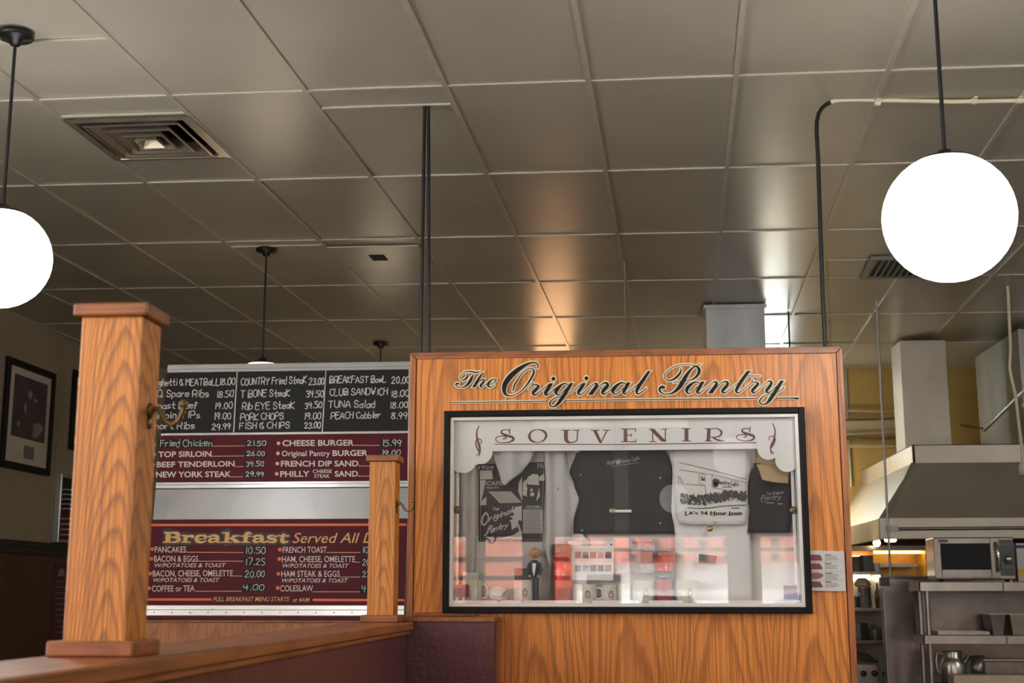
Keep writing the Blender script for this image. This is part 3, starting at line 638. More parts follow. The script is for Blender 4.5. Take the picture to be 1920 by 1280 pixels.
mb.box((XI0, YS + .012, ZI0 - .014), (XI1, YBK - .006, ZI0)); mb.box((XI0, YS + .012, ZI1), (XI1, YBK - .006, ZI1 + .012)); build(mb, 'liner', M_caseback, case)
G1 = front(YS + .003); G2 = front(YS + .009)
xm0, xm1 = G1(1152, 960).x, G1(1179, 960).x
build(MB().box((XI0, YS + .008, ZI0), (xm1, YS + .011, ZI1)), 'glass_pane', M_glass, case)
build(MB().box((xm0, YS + .001, ZI0), (XI1, YS + .004, ZI1)), 'glass_pane', M_glass, case)
# frosted header with scallops (on the inside of the panes)
GV = front(YS + .0145)
def arc(cx, cy, r, a0, a1, n=10): return [(cx + r * math.cos(math.radians(a0 + (a1 - a0) * i / n)), cy + r * math.sin(math.radians(a0 + (a1 - a0) * i / n))) for i in range(n + 1)]
zt = GV(0, 0).z
def ppx(X, Z):                          # world point on the pane -> pixel frame
    d = V3((X, YS + .0145, Z)) - CAM; z = d.dot(FW); return (960 + F * d.dot(RT) / z, 640 - F * d.dot(UP) / z)
tl, tr = ppx(XI0, ZI1), ppx(XI1, ZI1); l_, r_ = ppx(XI0, GV(860, 870).z), ppx(XI1, GV(1480, 870).z)
mb = MB()
mb.poly([GV(*p) for p in [tl, (1160, 783), (1160, 844), (923, 845.5)] + arc(901, 847, 22.5, 0, 100) + arc(869, 862, 24.5, 25, 110) + [(l_[0], l_[1] + 12)]])
build(mb, 'frosted_header', M_frost, case)
mb = MB()
mb.poly([GV(*p) for p in reversed([tr, (1160, 783), (1160, 844), (1422, 841)] + list(arc(1441, 840, 21.5, 175, 62)) + list(arc(1476, 862, 22.5, 190, 70)) + [(r_[0], r_[1] + 8)])])
build(mb, 'frosted_header', M_frost, case)
mb = MB(); mb.rectpx([(1001, 786.5), (1290, 784.5), (1290, 800), (1001, 801.5)], front(YS + .0138)); build(mb, 'backing_strip', mat('white_tape', srgb(240, 240, 236), .6), case)
SA = (880, 780, 6.857); SB = (1150, 780, 5.486); mb = MB(); GL = front(YS + .013)
def st(sc, *p, **k): mb.ribbon(list(p), GL, 0, 0, k.get('sub', 5), sc, k.get('flat', 3), k.get('closed', False))
LTR = lambda: (build(mb, 'letter', M_wine, case), MB())[1]
st(SA, (517,163,15), (517,222,15), sub=1)
st(SA, (515,190,12),(465,172,10),(415,190,18),(422,222,26),(480,247,30),(548,268,32),(566,300,30),(520,330,18),(450,339,10),(375,332,10),(338,300,11),(360,265,11),(420,255,11),(470,263,13),(468,284,13),(432,292,12))
mb = LTR(); st(SA, (878,172,9),(960,195,26),(988,250,28),(955,310,19),(880,338,9),(800,315,26),(769,255,28),(800,195,17),(878,172,9), closed=True)
mb = LTR(); st(SA, (1243,180,48),(1243,290,48),(1265,328,34),(1310,338,14),(1362,325,14),(1387,290,15),(1389,180,15)); st(SA, (1185,180,11),(1300,180,11), sub=1); st(SA, (1333,180,11),(1418,180,11), sub=1)
mb = LTR(); st(SA, (1612,180,40),(1690,345,30), sub=1, flat=1); st(SA, (1692,340,12),(1772,180,16), sub=1, flat=1); st(SA, (1563,180,11),(1668,180,11), sub=1); st(SA, (1720,180,11),(1808,180,11), sub=1)
mb = LTR(); st(SB, (125,130,36),(125,262,36), sub=1, flat=1)
for q in (((80,131,9),(232,131,9)), ((228,126,10),(228,162,9)), ((140,195,9),(187,195,9)), ((186,178,8),(186,212,8)), ((80,262,9),(232,262,9)), ((228,235,9),(228,272,10))): st(SB, *q, sub=1, flat=1)
mb = LTR()
for q in (((405,135,11),(405,262,11)), ((396,133,36),(522,260,36)), ((535,132,11),(535,262,11)), ((368,134,9),(425,134,9)), ((370,262,9),(440,262,9)), ((495,133,9),(558,133,9))): st(SB, *q, sub=1, flat=1)
mb = LTR()
for q in (((752,128,40),(752,255,40)), ((703,128,9),(797,128,9)), ((707,255,9),(800,255,9))): st(SB, *q, sub=1, flat=1)
mb = LTR()
for q in (((984,128,36),(976,255,36)), ((938,128,9),(1005,128,9)), ((942,255,9),(1018,255,9))): st(SB, *q, sub=1, flat=1)
st(SB, (1000,130,9),(1068,128,11),(1113,160,20),(1098,200,17),(1050,215,9),(995,215,9)); st(SB, (1020,217,14),(1080,247,18),(1138,254,9))
mb = LTR(); st(SB, (1405,113,10),(1405,165,10), sub=1)
st(SB, (1403,140,9),(1365,124,9),(1325,140,14),(1335,165,20),(1390,185,24),(1443,205,24),(1440,235,19),(1390,253,11),(1330,253,9),(1277,235,9),(1268,205,9),(1310,188,9),(1365,195,11),(1368,210,10),(1343,217,9))
mb = LTR(); st(SA, (330,359,10),(1920,363,10), sub=1); st(SB, (0,291,9),(1470,272,9), sub=1)
build(mb, 'underline', M_wine, case)
mb = MB()
st(SA, (125,128,11),(97,190,16),(96,270,22),(120,350,26),(137,430,22),(125,515,8)); st(SA, (150,355,10),(157,315,13),(122,290,12),(90,310,14),(83,360,16),(110,430,18),(130,470,14),(88,510,8))
build(mb, 'swirl', M_wine, case); mb = MB()
st(SB, (1638,75,9),(1664,150,13),(1650,240,19),(1620,310,16),(1625,388,8)); st(SB, (1603,245,8),(1605,215,9),(1640,205,9),(1666,240,13),(1640,300,15),(1617,340,12),(1650,385,7))
build(mb, 'swirl', M_wine, case)
for q in ([(855, 1096), (878, 1095), (880, 1098), (880, 1119), (856, 1120), (854.5, 1118)], [(1469, 1097.5), (1494, 1097), (1496, 1123), (1470, 1123.5)]):
    build(MB().slab([GV(*p) for p in q[:4]], (0, -1, 0), .002) if len(q) == 4 else MB().poly([GV(*p) for p in q]), 'corner_pad', M_pad, case)
lk = MB(); a = G1(1148, 958); lk.lathe([(0, -.012), (.012, -.012), (.013, -.006), (.0135, 0), (.0, 0)], (a.x, YS - .001, a.z), 20, (0, 1, 0)); lk.lathe([(.006, -.016), (.0085, -.016), (.0085, -.012), (.006, -.012)], (a.x, YS - .001, a.z), 20, (0, 1, 0))
lk.box((a.x + .006, YS - .008, a.z - .005), (a.x + .078, YS - .001, a.z + .005))
for i in range(8): lk.box((a.x + .02 + i * .0075, YS - .0095, a.z - .006), (a.x + .0235 + i * .0075, YS - .008, a.z + .003))
build(lk, 'lock', M_ss, case)
for px, py in ((857.5, 955), (1487, 956)):
    q = front(YS + .03)(px, py); build(MB().lathe([(0, -.02), (.012, -.02), (.016, -.01), (.013, 0), (0, 0)], (q.x, YS + .04, q.z), 12, (0, 1, 0)), 'knob', M_brass, case)
for px in (858, 1488):
    q = front(YS + .05)(px, 960); mb = MB(); mb.box((q.x - .006, YS + .045, ZI0), (q.x + .006, YS + .055, GV(0, 0).z if False else 2.10)); build(mb, 'shelf_standard', M_alu, case)
build(MB().box((XI0, YS + .016, ZI0), (XI1, YS + .022, ZI0 + .012)), 'bottom_track', M_alu, case)
# ------------------------------------------------------------------ clothes in the case
def interp(tab, t):
    for (a, va), (b, vb) in zip(tab, tab[1:]):
        if a <= t <= b: return va + (vb - va) * (t - a) / (b - a) if b > a else va
    return tab[-1][1] if t > tab[-1][0] else tab[0][1]
def cloth(name, Y, left, right, material, parent=None, fold=None, nx=26, ny=26, edge=.012, th=.004):
    """hanging fabric: left / right outlines as tables (y px, x px); fold(px, py) moves it towards the glass"""
    ya, yb = left[0][0], left[-1][0]; vs = []; M = front(Y)
    for j in range(ny + 1):
        py = ya + (yb - ya) * j / ny; xl, xr = interp(left, py), interp(right, py)
        for i in range(nx + 1):
            t = i / nx; px = xl + (xr - xl) * t
            e = min(t, 1 - t) * 6; round_ = edge * (1 - max(0, 1 - e) ** 2)
            vs.append(M(px, py, round_ + (fold(px, py) if fold else 0)))
    fs = [(j * (nx + 1) + i, (j + 1) * (nx + 1) + i, (j + 1) * (nx + 1) + i + 1, j * (nx + 1) + i + 1) for j in range(ny) for i in range(nx)]
    mb = MB(); mb.add(vs, fs, True); o = build(mb, name, material, parent)
    so = o.modifiers.new('thickness', 'SOLIDIFY'); so.thickness = th; so.offset = 0
    return o
def fabric(name, col, sc=500): return mat(name, col, .95, var=.1, scale=sc, bump=.3, bscale=700, spec=.2)
F_grey = fabric('heather_grey_jersey', srgb(188, 186, 182)); F_black = fabric('black_jersey', srgb(52, 51, 52)); F_white = fabric('white_jersey', srgb(236, 235, 231)); F_dark = fabric('charcoal_jersey', srgb(44, 43, 45))
F_stone = fabric('stone_jersey', srgb(222, 219, 213))
YC = YBK - .02
# white shirt hanging behind everything in the middle
o = cloth('white_shirt', YC + .004, [(845, 1050), (1060, 1040)], [(845, 1100), (1000, 1092), (1060, 1150)], F_white, fold=lambda x, y: .004 * math.sin(x * .25), nx=12, ny=12)
tag(o, 'white shirt peeking out between the grey tee and the black tee in the case', 'shirt')
# grey tee
tee = thing('t_shirt', front(YC - .02)(975, 1125), 'heather grey tee with black printed panel at the left of the case', 'shirt')
fold = lambda x, y: .010 * math.sin((x - 860) * .045 + .004 * y) * (0 if 900 < x < 1020 else 1)
cloth('body', YC - .015, [(844, 862), (900, 868), (1123, 866)], [(844, 1062), (900, 1068), (1015, 1042), (1123, 1030)], F_grey, tee, lambda x, y: 0, 30, 20)
cloth('sleeve', YC - .035, [(844, 1020), (900, 1024), (1000, 1024), (1022, 1020), (1060, 1030)], [(844, 1060), (880, 1066), (900, 1072), (938, 1087), (941, 1085), (960, 1079), (1010, 1068), (1060, 1050)], F_grey, tee,
      lambda x, y: .008 * math.sin((x - 1020) * .22 + .2 * math.sin(y * .03)), 24, 24)
cloth('sleeve', YC - .03, [(862, 862), (900, 862), (1080, 864)], [(862, 893), (960, 894), (1000, 893), (1080, 888)], F_grey, tee, lambda x, y: .004 * math.sin((x - 860) * .3), 14, 16)
cloth('neck_drape', YC - .06, [(844, 923), (860, 926), (885, 936), (905, 941), (909, 945)], [(844, 1003), (862, 996), (885, 978), (902, 955), (909, 948)], F_grey, tee,
      lambda x, y: .010 * math.sin((x - 946) * .16 + (y - 845) * -.012) + .012 * (1 - abs((x - 960) / 50)), 30, 20)
PR = front(YC - .034); PS = (880, 860, 7.529)
def pr(*pts): return [PR(PS[0] + x / PS[2], PS[1] + y / PS[2], .0) for x, y in pts]
mb = MB(); mb.poly(pr((125, 75), (1080, 40), (1030, 1165), (130, 1165))); build(mb, 'print_ground', mat('print_black', srgb(42, 40, 42), .9, var=.05), tee)
F_pr = mat('print_grey', srgb(178, 174, 168), .95, var=.06, scale=200)
PR = front(YC - .0352); mb = MB()
for q in ([(145, 165), (320, 160), (330, 285), (150, 290)], [(150, 300), (235, 300), (170, 600), (150, 600)], [(150, 620), (240, 530), (240, 650), (150, 655)], [(270, 460), (590, 460), (740, 615), (430, 625)], [(430, 1120), (620, 1075), (720, 1010), (742, 1020), (742, 1130)],
          [(650, 680), (740, 660), (740, 880), (700, 860), (670, 960), (600, 1000), (590, 900), (560, 870), (620, 850), (570, 810), (640, 790), (600, 740)], [(670, 920), (700, 920), (735, 1040), (715, 1040)],
          [(760, 715), (1040, 715), (1030, 1050), (760, 1050)], [(820, 260), (900, 210), (975, 225), (985, 370), (825, 360)], [(760, 330), (830, 270), (800, 420), (755, 440)], [(980, 260), (1060, 200), (1062, 310), (990, 310)], [(750, 460), (820, 390), (810, 520), (850, 540), (755, 510)], [(985, 400), (998, 530), (940, 600), (960, 520)], [(700, 330), (745, 250), (745, 600), (690, 450)]):
    PR = front(YC - .0352 - 2e-5 * len(mb.f)); mb.poly(pr(*q))
for x, y, r in ((878, 440, 20), (888, 500, 30)): mb.poly(pr(*[(x + r * math.cos(i * .4), y + r * math.sin(i * .4)) for i in range(16)]))
PR = front(YC - .0362)
P2 = (880, 860, 7.529)
def LT(s, x0, y0, x1, y1, c, **k): letter(mb, s, x0, y0, x1, y1, c, PR, .0, scale=P2, **k)
LT('1924', 130, 145, 345, 140, 46); LT('CAFE', 240, 375, 470, 372, 55); LT('PANTRY', 242, 424, 420, 420, 28); LT('PA', 965, 138, 1045, 132, 75, bold=0); LT('CLOSED', 785, 703, 1020, 700, 20); LT('NEVER', 805, 680, 1000, 677, 20)
hand(mb, 'The', 330, 728, 415, 720, 38, PR, 8, 0, P2, .1); hand(mb, 'riginal', 275, 880, 590, 760, 85, PR, 15, 0, P2, .1, .3); hand(mb, 'antry', 300, 1035, 535, 965, 75, PR, 15, 0, P2, .1, .3)
mb.ribbon([(270, 800, 14), (235, 760, 20), (195, 810, 26), (175, 890, 26), (205, 935, 22), (255, 880, 18), (268, 810, 18), (235, 775, 14)], PR, 0, scale=P2, flat=99)
mb.ribbon([(215, 1080, 22), (245, 1060, 22), (275, 980, 22), (300, 940, 16), (320, 960, 18), (280, 1000, 14)], PR, 0, scale=P2, flat=99)
mb.ribbon([(160, 170, 5), (155, 1140, 5), (1010, 1140, 5), (1055, 60, 5)], PR, 0, scale=P2, sub=1)
build(mb, 'print', F_pr, tee)
mb = MB()
for i in range(17): mb.ribbon([(770, 735 + i * 19, 6), (1030 - (i * 53) % 40, 733 + i * 19, 6)], front(YC - .0375), 0, scale=P2, sub=1)
build(mb, 'print_text_lines', MATS['print_black'], tee); mb = MB()
for i in range(10): mb.ribbon([(330 + i * 32, 470, 4), (440 + i * 30, 610, 4)], front(YC - .0375), 0, scale=P2, sub=1)
build(mb, 'print_roof_lines', MATS['print_black'], tee)
for x, y in ((1046.5, 916),): build(MB().sphere(front(YC - .075)(x, y), .0045, 10), 'pin', M_alu, tee)
# black tee
bt = thing('t_shirt', front(YC - .02)(1165, 1005), 'plain black tee with a small pale arched logo in the middle of the case', 'shirt')
cloth('body', YC - .012, [(844, 1083), (885, 1067), (905, 1078), (1000, 1076)], [(844, 1247), (860, 1255), (880, 1261), (960, 1262), (1000, 1266)], F_black, bt, lambda x, y: .005 * math.sin(x * .05) + (.012 if 1110 < x < 1112 else 0), 34, 18)
mb = MB(); Q = front(YC - .033)
hand(mb, 'Original', 1138, 871, 1160, 865, 6, Q, .9, 0, (0, 0, 1), .1, .2); hand(mb, 'Pantry Cafe', 1163, 868, 1198, 862, 7, Q, .9, 0, (0, 0, 1), .1, .2); mb.disc(1159, 866, 4.6, Q); mb.ribbon([(1145, 874, .8), (1170, 871, .8), (1198, 867, .8)], Q, 0)
build(mb, 'logo', mat('grey_print_light', srgb(150, 148, 144), .9), bt)
for x, y in ((1089, 890), (1238, 895.5), (1091.5, 994), (1238, 980.5)): build(MB().sphere(Q(x, y), .0048, 10), 'pin', M_alu, bt)
# white tee with cafe drawing
wt = thing('t_shirt', front(YC - .02)(1330, 1125), 'stone tee with a drawing of a cafe crowd and 24 hour wording', 'shirt')
cloth('body', YC - .012, [(842, 1253), (880, 1262), (960, 1256), (990, 1266), (1127, 1266)], [(842, 1408), (900, 1406), (940, 1404), (980, 1406), (1127, 1412)], F_white, wt, lambda x, y: .004 * math.sin(x * .08), 26, 18)
cloth('print_panel', YC - .036, [(844, 1260), (900, 1262), (965, 1268), (978, 1270), (983, 1276)], [(844, 1402), (900, 1402), (965, 1402), (980, 1400), (983, 1396)], F_stone, wt, lambda x, y: .003 * math.sin(y * .3 + x * .02) * (y > 960), 22, 16)
PW = (1250, 850, 7.529); mb = MB(); Q = front(YC - .0525); k = dict(scale=PW)
for q in (((175, 125, 7), (640, 235, 7), (1120, 365, 7)), ((180, 228, 6), (640, 300, 5), (1120, 412, 5)), ((165, 310, 5), (240, 430, 5)), ((160, 330, 4), (165, 430, 4)), ((640, 300, 5), (640, 470, 5)), ((300, 765, 8), (560, 772, 12), (800, 740, 12), (1130, 725, 10)), ((920, 770, 14), (1020, 768, 14)), ((455, 330, 5), (470, 290, 5), (530, 300, 5), (545, 400, 5)), ((455, 330, 5), (470, 420, 5), (545, 470, 5), (545, 760, 8)), ((270, 430, 5), (520, 450, 5)), ((640, 480, 5), (1000, 545, 5))): mb.ribbon(list(q), Q, 0, **k)
mb.disc(1250 + 697 / 7.529, 850 + 395 / 7.529, 6.6, Q); mb.disc(1250 + 690 / 7.529, 850 + 440 / 7.529, 5, Q)
hand(mb, 'The', 480, 385, 530, 380, 55, Q, 7, 0, PW, .1); hand(mb, 'antry', 745, 430, 885, 445, 60, Q, 8, 0, PW, .1); hand(mb, 'Cafe', 905, 450, 1010, 465, 65, Q, 8, 0, PW, .1); hand(mb, 'since 1924', 790, 475, 910, 480, 16, Q, 5, 0, PW, .1)
rr = random.Random(5)
for i in range(330):
    t = i / 330; x = 200 + 930 * t + rr.uniform(-10, 10); y = 560 + 130 * rr.random() + 30 * math.sin(t * 6); w = rr.uniform(6, 17)
    h = rr.uniform(9, 32); mb.rectpx([(1250 + (x + w * math.cos(q * .785)) / 7.529, 850 + (y + h * math.sin(q * .785)) / 7.529) for q in range(8)], Q)
build(mb, 'print', mat('print_charcoal', srgb(66, 66, 64), .9, var=.2, scale=120), wt)
mb = MB(); letter(mb, "LA's 24 Hour Icon", 258, 872, 1062, 868, 56, Q, .0, bold=.035, scale=PW)
for x0_, x1_ in ((258, 300), (630, 700), (866, 905)): mb.ribbon([(x0_, 872, 8), (x1_, 872, 8)], Q, 0, sub=1, scale=PW)
build(mb, 'wording', M_ink, wt)
mb = MB(); mb.disc(1250 + 710 / 7.529, 850 + 362 / 7.529, 2.2, Q, .0012); build(mb, 'emblem', MATS['grey_print_light'], wt)
for x, y in ((1332, 983.5), (1340, 979)): build(MB().sphere(front(YC - .055)(x, y), .005, 10), 'pin', M_alu, wt)
# dark tee with script
dt = thing('t_shirt', front(YC - .02)(1445, 1000), 'charcoal tee with pale script logo under a tan cap at right of the case', 'shirt')
cloth('body', YC - .03, [(868, 1412), (880, 1410), (905, 1404), (940, 1402), (950, 1409), (998, 1402)], [(868, 1478), (880, 1482), (905, 1484), (940, 1484), (998, 1482)], F_dark, dt, lambda x, y: .004 * math.sin(x * .12), 20, 18)
mb = MB(); Q = front(YC - .052)
hand(mb, 'The Original', 1436, 928, 1468, 925, 5, Q, .7, 0, (0, 0, 1), .1, .3); hand(mb, 'Pantry', 1427, 938, 1463, 935, 9, Q, 1.1, 0, (0, 0, 1), .1, .3); mb.ribbon([(1426, 940, .7), (1452, 942, .7)], Q, 0); mb.ribbon([(1458, 943, .7), (1467, 943.5, .7)], Q, 0)
hand(mb, 'since', 1437, 944, 1449, 944.5, 2.6, Q, .5, 0, (0, 0, 1), .1); hand(mb, '1924', 1459, 946, 1467, 946, 2.6, Q, .5, 0, (0, 0, 1), .1)
build(mb, 'logo', MATS['grey_print_light'], dt)
# tan cap
cp = thing('cap', front(YC - .07)(1445, 905), 'tan baseball cap hung brim down at the right end of the case', 'cap')
F_tan = fabric('tan_twill', srgb(176, 150, 116)); mb = MB(); M1 = front(YC - .05); vs = []; fs = []
nx, ny = 20, 12
for j in range(ny + 1):
    t = j / ny
    for i in range(nx + 1):
        u = i / nx * 2 - 1
        xl, xr = 1418 + (1424 - 1418) * t, 1480 - 3 * t
        py0 = 868 + 3 * u * u; py1 = 900 + 8 * (u + 1) / 2 - 4 * (u * u) * .5 + (-14 * max(0, -u - .82) / .18 * 1.0)
        px = (xl + xr) / 2 + u * (xr - xl) / 2; py = py0 + (py1 - py0) * t
        vs.append(M1(px, py, .035 * t * (1 - .55 * u * u)))
fs = [(j * (nx + 1) + i, (j + 1) * (nx + 1) + i, (j + 1) * (nx + 1) + i + 1, j * (nx + 1) + i + 1) for j in range(ny) for i in range(nx)]
mb.add(vs, fs, True); o = build(mb, 'brim', F_tan, cp); so = o.modifiers.new('thickness', 'SOLIDIFY'); so.thickness = .004
q = front(YC - .045)(1449, 866); mb = MB(); vs = []; fs = []
for i in range(9):
    for kk in range(21):
        a = math.pi * kk / 20; b = math.pi / 2 * i / 8
        vs.append((q.x - .07 * math.cos(a) * math.cos(b), q.y - .035 * math.sin(a) * math.cos(b) + .02, q.z - .01 + .085 * math.sin(b)))
fs = [(i * 21 + kk, i * 21 + kk + 1, (i + 1) * 21 + kk + 1, (i + 1) * 21 + kk) for i in range(8) for kk in range(20)]
mb.add(vs, fs, True); mb.sphere((q.x, q.y, q.z + .077), .008, 10); build(mb, 'crown', F_tan, cp)
# ------------------------------------------------------------------ mugs, tumblers, papers
M_mug = mat('cream_stoneware', srgb(214, 208, 190), .25, var=.05); M_crest = mat('mug_crest', srgb(120, 70, 66), .5)
Yg = YS + .055; ZF = ZI0
def mug(px, wpx, htop, label, hx=1, Y=Yg, crest=True):
    q = front(Y)(px, 1100); r = wpx / 2 * Y / 2500; h = front(Y)(px, htop).z - ZF
    t = thing('mug', (q.x, Y, ZF), label, 'mug', 'souvenir mugs in the case')
    b = MB().lathe([(0, 0), (r * .9, 0), (r, .004), (r, h), (r * .93, h), (r * .9, .008), (0, .008)], (q.x, Y, ZF), 28); build(b, 'body', M_mug, t)
    if hx:
        pts = [(q.x + hx * (r + dx), Y - .012, ZF + h * dz) for dx, dz in ((-.004, .78), (.012, .82), (.024, .66), (.026, .45), (.018, .25), (-.004, .2))]
        build(MB().tube(pts, .0055, 8), 'handle', M_mug, t)
    if crest:
        c = MB(); cr = r + .0008
        def cm(x, y, off=0): a = (x) / cr; return V3((q.x + cr * math.sin(a), Y - cr * math.cos(a), ZF + y))
        for ring in (.013, .0085): c.ribbon([(r * .25 + ring * .8 * math.cos(i * .42), h * .45 + ring * 1.3 * math.sin(i * .42), .0018) for i in range(16)], cm, 0, sub=2, flat=99, wmin=0)
        for yy in (.35, .5, .6): c.ribbon([(r * .25 - .006, h * yy, .002), (r * .25 + .006, h * yy + .003, .002)], cm, 0, sub=2, flat=99, wmin=0)
        build(c, 'crest', M_crest, t)
    return t
mug(885, 38, 1087, 'cream mug at the far left of the case behind the wine coloured square', 1, Yg + .02, False)
mug(981, 36, 1087, 'cream mug with brown crest just left of the tuxedo figurine', 0)
mug(1097, 44, 1095, 'cream mug under the left end of the postcard sheet, handle to the right', 1)
mug(1142, 30, 1096, 'cream mug under the right end of the postcard sheet', 0)
mug(1169, 24, 1094, 'small cream mug where the two glass panes overlap', 0)
mug(1206, 40, 1088, 'cream mug just left of the tall black and red tumbler', 0)
mug(1288, 40, 1088, 'cream mug just right of the tall black and red tumbler', 0)
# tipped white cup
q = front(Yg)(936, 1108); t = thing('cup', (q.x, Yg, ZF), 'white cup lying tipped over at the bottom left of the case', 'cup')
ax = V3((.75, -.25, -.35)).normalized(); c0 = V3((q.x - .032, Yg, ZF + .048))
M_china = mat('white_china', srgb(216, 216, 212), .12, var=.04)
build(MB().lathe([(0, 0), (.024, 0), (.032, .02), (.036, .062), (.033, .062), (.028, .02), (0, .01)], c0, 28, ax), 'bowl', M_china, t)
build(MB().tube([c0 + ax * .02 + V3((.0, -.03, -.012)), c0 + ax * .012 + V3((.01, -.05, -.02)), c0 + ax * .03 + V3((.015, -.058, -.022)), c0 + ax * .05 + V3((.0, -.035, -.01))], .005, 8), 'handle', M_china, t)
# folded dark cloth behind the crest mug
o = build(MB().slab([front(YS + .085)(*p) for p in ((966, 1090), (1001, 1090), (1002, 1066), (964, 1064))], (0, -1, 0), .02), 'gift_box', mat('grey_card', srgb(84, 84, 84), .8), None, bevel=.003); o.location.z = o.location.z
# drop the box onto the case floor
for v in o.data.vertices:
    if v.co.z < .03: v.co.z -= (o.location.z - ZF)
tag(o, 'dark grey gift box standing behind the crest mug in the case', 'box')
# clear stand with printed card, left
cs = thing('card_stand', front(YS + .05)(884, 1125), 'clear acrylic stand with white checked card at the left of the case', 'card stand')
Q = front(YS + .045); M_acr = glassy('acrylic', (.95, .97, .97), 1.2); M_paper = mat('white_paper', srgb(232, 230, 224), .7, var=.03)
zb = ZF + .001; a = Q(868, 1100); b = Q(896, 1100); zt_ = Q(880, 1071).z
build(MB().box((a.x, YS + .044, zb), (b.x, YS + .046, zt_ - .004)), 'card', M_paper, cs)
build(MB().box((a.x - .003, YS + .040, zb), (b.x + .003, YS + .042, zt_)), 'acrylic_front', M_acr, cs)
mb = MB()
for i in range(4): mb.ribbon([(872 + i * 7, 1078, .7), (872 + i * 7, 1116, .7)], front(YS + .0435), 0, sub=1)
for i in range(4): mb.ribbon([(869, 1082 + i * 9, .6), (895, 1082 + i * 9, .6)], front(YS + .0435), 0, sub=1)
build(mb, 'grid_print', MATS['grey_print_light'], cs)
# tumblers
M_redm = mat('red_metallic', srgb(196, 52, 44), .22, .6, var=.06); M_blk = mat('black_plastic', srgb(34, 33, 34), .35)
def tumbler(px, w, yt, y1, y2, label, band):
    q = front(Yg + .01)(px, 1100); Y = Yg + .01; r = w / 2 * Y / 2510; Zt = front(Y)(px, yt).z - ZF; Z1 = front(Y)(px, y1).z - ZF; c = (q.x, Y, ZF)
    t = thing('tumbler', c, label, 'tumbler')
    build(MB().lathe([(0, 0), (r * .86, 0), (r * .9, .004), (r * .97, Z1 * .6), (r, Z1), (0, Z1)], c, 32), 'body', M_redm, t)
    build(MB().lathe([(0, Z1), (r * 1.03, Z1), (r * 1.05, Z1 + .006), (r * 1.0, Zt - .005), (r * .9, Zt), (0, Zt)], c, 32), 'lid', M_blk, t)
    for za, zb_ in band: build(MB().lathe([(r * .9, za), (r * 1.012, za), (r * 1.012, zb_), (r * .9, zb_)], c, 32), 'grip_band', M_blk, t)
    mb = MB()
    def cm(x, y, off=0): a = x / r; return V3((q.x + (r * 1.02) * math.sin(a), Y - (r * 1.02) * math.cos(a), ZF + y))
    vs, fs = text2d('PANTRY', .01, 0); wd = max(v[0] for v in vs); mb.add([cm(-r * .55 + v[0] / wd * r * 1.1, Z1 * .55 + v[1] * .011) for v in vs], fs); build(mb, 'wording', M_chalk, t)
    return t
tumbler(1054, 36, 1020, 1038, 0, 'red metal tumbler with black lid beside the tuxedo figurine', [])
q_ = front(Yg + .01); tumbler(1245, 36, 1033, 1043, 0, 'tall black and red tumbler in the middle of the case', [(q_(1245, 1086).z - ZF, q_(1245, 1070).z - ZF)])
# figurine: waiter in a tuxedo
q = front(YS + .05)(1002, 1100); Yf = YS + .05; zq = lambda y: front(Yf)(1002, y).z; xq = lambda x: front(Yf)(x, 1075).x
fg = thing('figurine', (q.x, Yf, ZF), 'small waiter figurine in black tuxedo with bow tie and big head', 'figurine')
M_skin = mat('painted_skin', srgb(206, 140, 82), .4, var=.06); M_tux = mat('tuxedo_black', srgb(40, 40, 46), .5)
mb = MB()
for s_ in (-1, 1): mb.tube([(q.x + s_ * .008, Yf, ZF + .006), (q.x + s_ * .008, Yf - .001, ZF + .035), (q.x + s_ * .007, Yf, zq(1080))], [.008, .009, .011], 12)
mb.sphere((q.x, Yf, zq(1079)), .018, 16, (1, .7, .6)); build(mb, 'trousers', mat('tuxedo_trousers', srgb(52, 54, 64), .6), fg)
mb = MB(); mb.lathe([(.0, 0), (.016, 0), (.0185, .02), (.021, .05), (.018, .062), (.008, .068), (0, .068)], (q.x, Yf, zq(1081)), 20)
for s_ in (-1, 1): mb.tube([(q.x + s_ * .017, Yf, zq(1055)), (q.x + s_ * .027, Yf + .002, zq(1068)), (q.x + s_ * .019, Yf - .012, zq(1079))], [.008, .0075, .006], 10)
build(mb, 'jacket', M_tux, fg)
mb = MB(); mb.add([(q.x - .006, Yf - .0215, zq(1056)), (q.x + .008, Yf - .0215, zq(1056)), (q.x + .005, Yf - .0225, zq(1068)), (q.x, Yf - .0215, zq(1081)), (q.x - .006, Yf - .0215, zq(1068))], [(0, 1, 2, 3, 4)]); build(mb, 'shirt_front', M_paper, fg)
mb = MB(); z_ = zq(1054); mb.add([(q.x, Yf - .024, z_), (q.x - .008, Yf - .024, z_ + .004), (q.x - .008, Yf - .024, z_ - .004), (q.x + .008, Yf - .024, z_ + .004), (q.x + .008, Yf - .024, z_ - .004)], [(0, 1, 2), (0, 4, 3)]); build(mb, 'bow_tie', M_tux, fg)
mb = MB(); z_ = zq(1037); mb.sphere((q.x + .001, Yf, z_), .022, 20, (.92, .9, 1.05)); mb.sphere((q.x + .001, Yf - .0215, z_ - .003), .0045, 8); mb.tube([(q.x, Yf, zq(1050)), (q.x, Yf, zq(1056))], .007)
for s_ in (-1, 1): mb.sphere((q.x + .001 + s_ * .0205, Yf, z_ - .002), .006, 8)
build(mb, 'head', M_skin, fg)
mb = MB()
for s_ in (-1, 1):
    mb.sphere((q.x + .001 + s_ * .007, Yf - .0188, z_ + .003), .0022, 8)
mb.tube([(q.x - .006, Yf - .0185, z_ - .011), (q.x + .001, Yf - .0195, z_ - .0125), (q.x + .008, Yf - .0185, z_ - .011)], .0009, 6); build(mb, 'face', M_tux, fg)
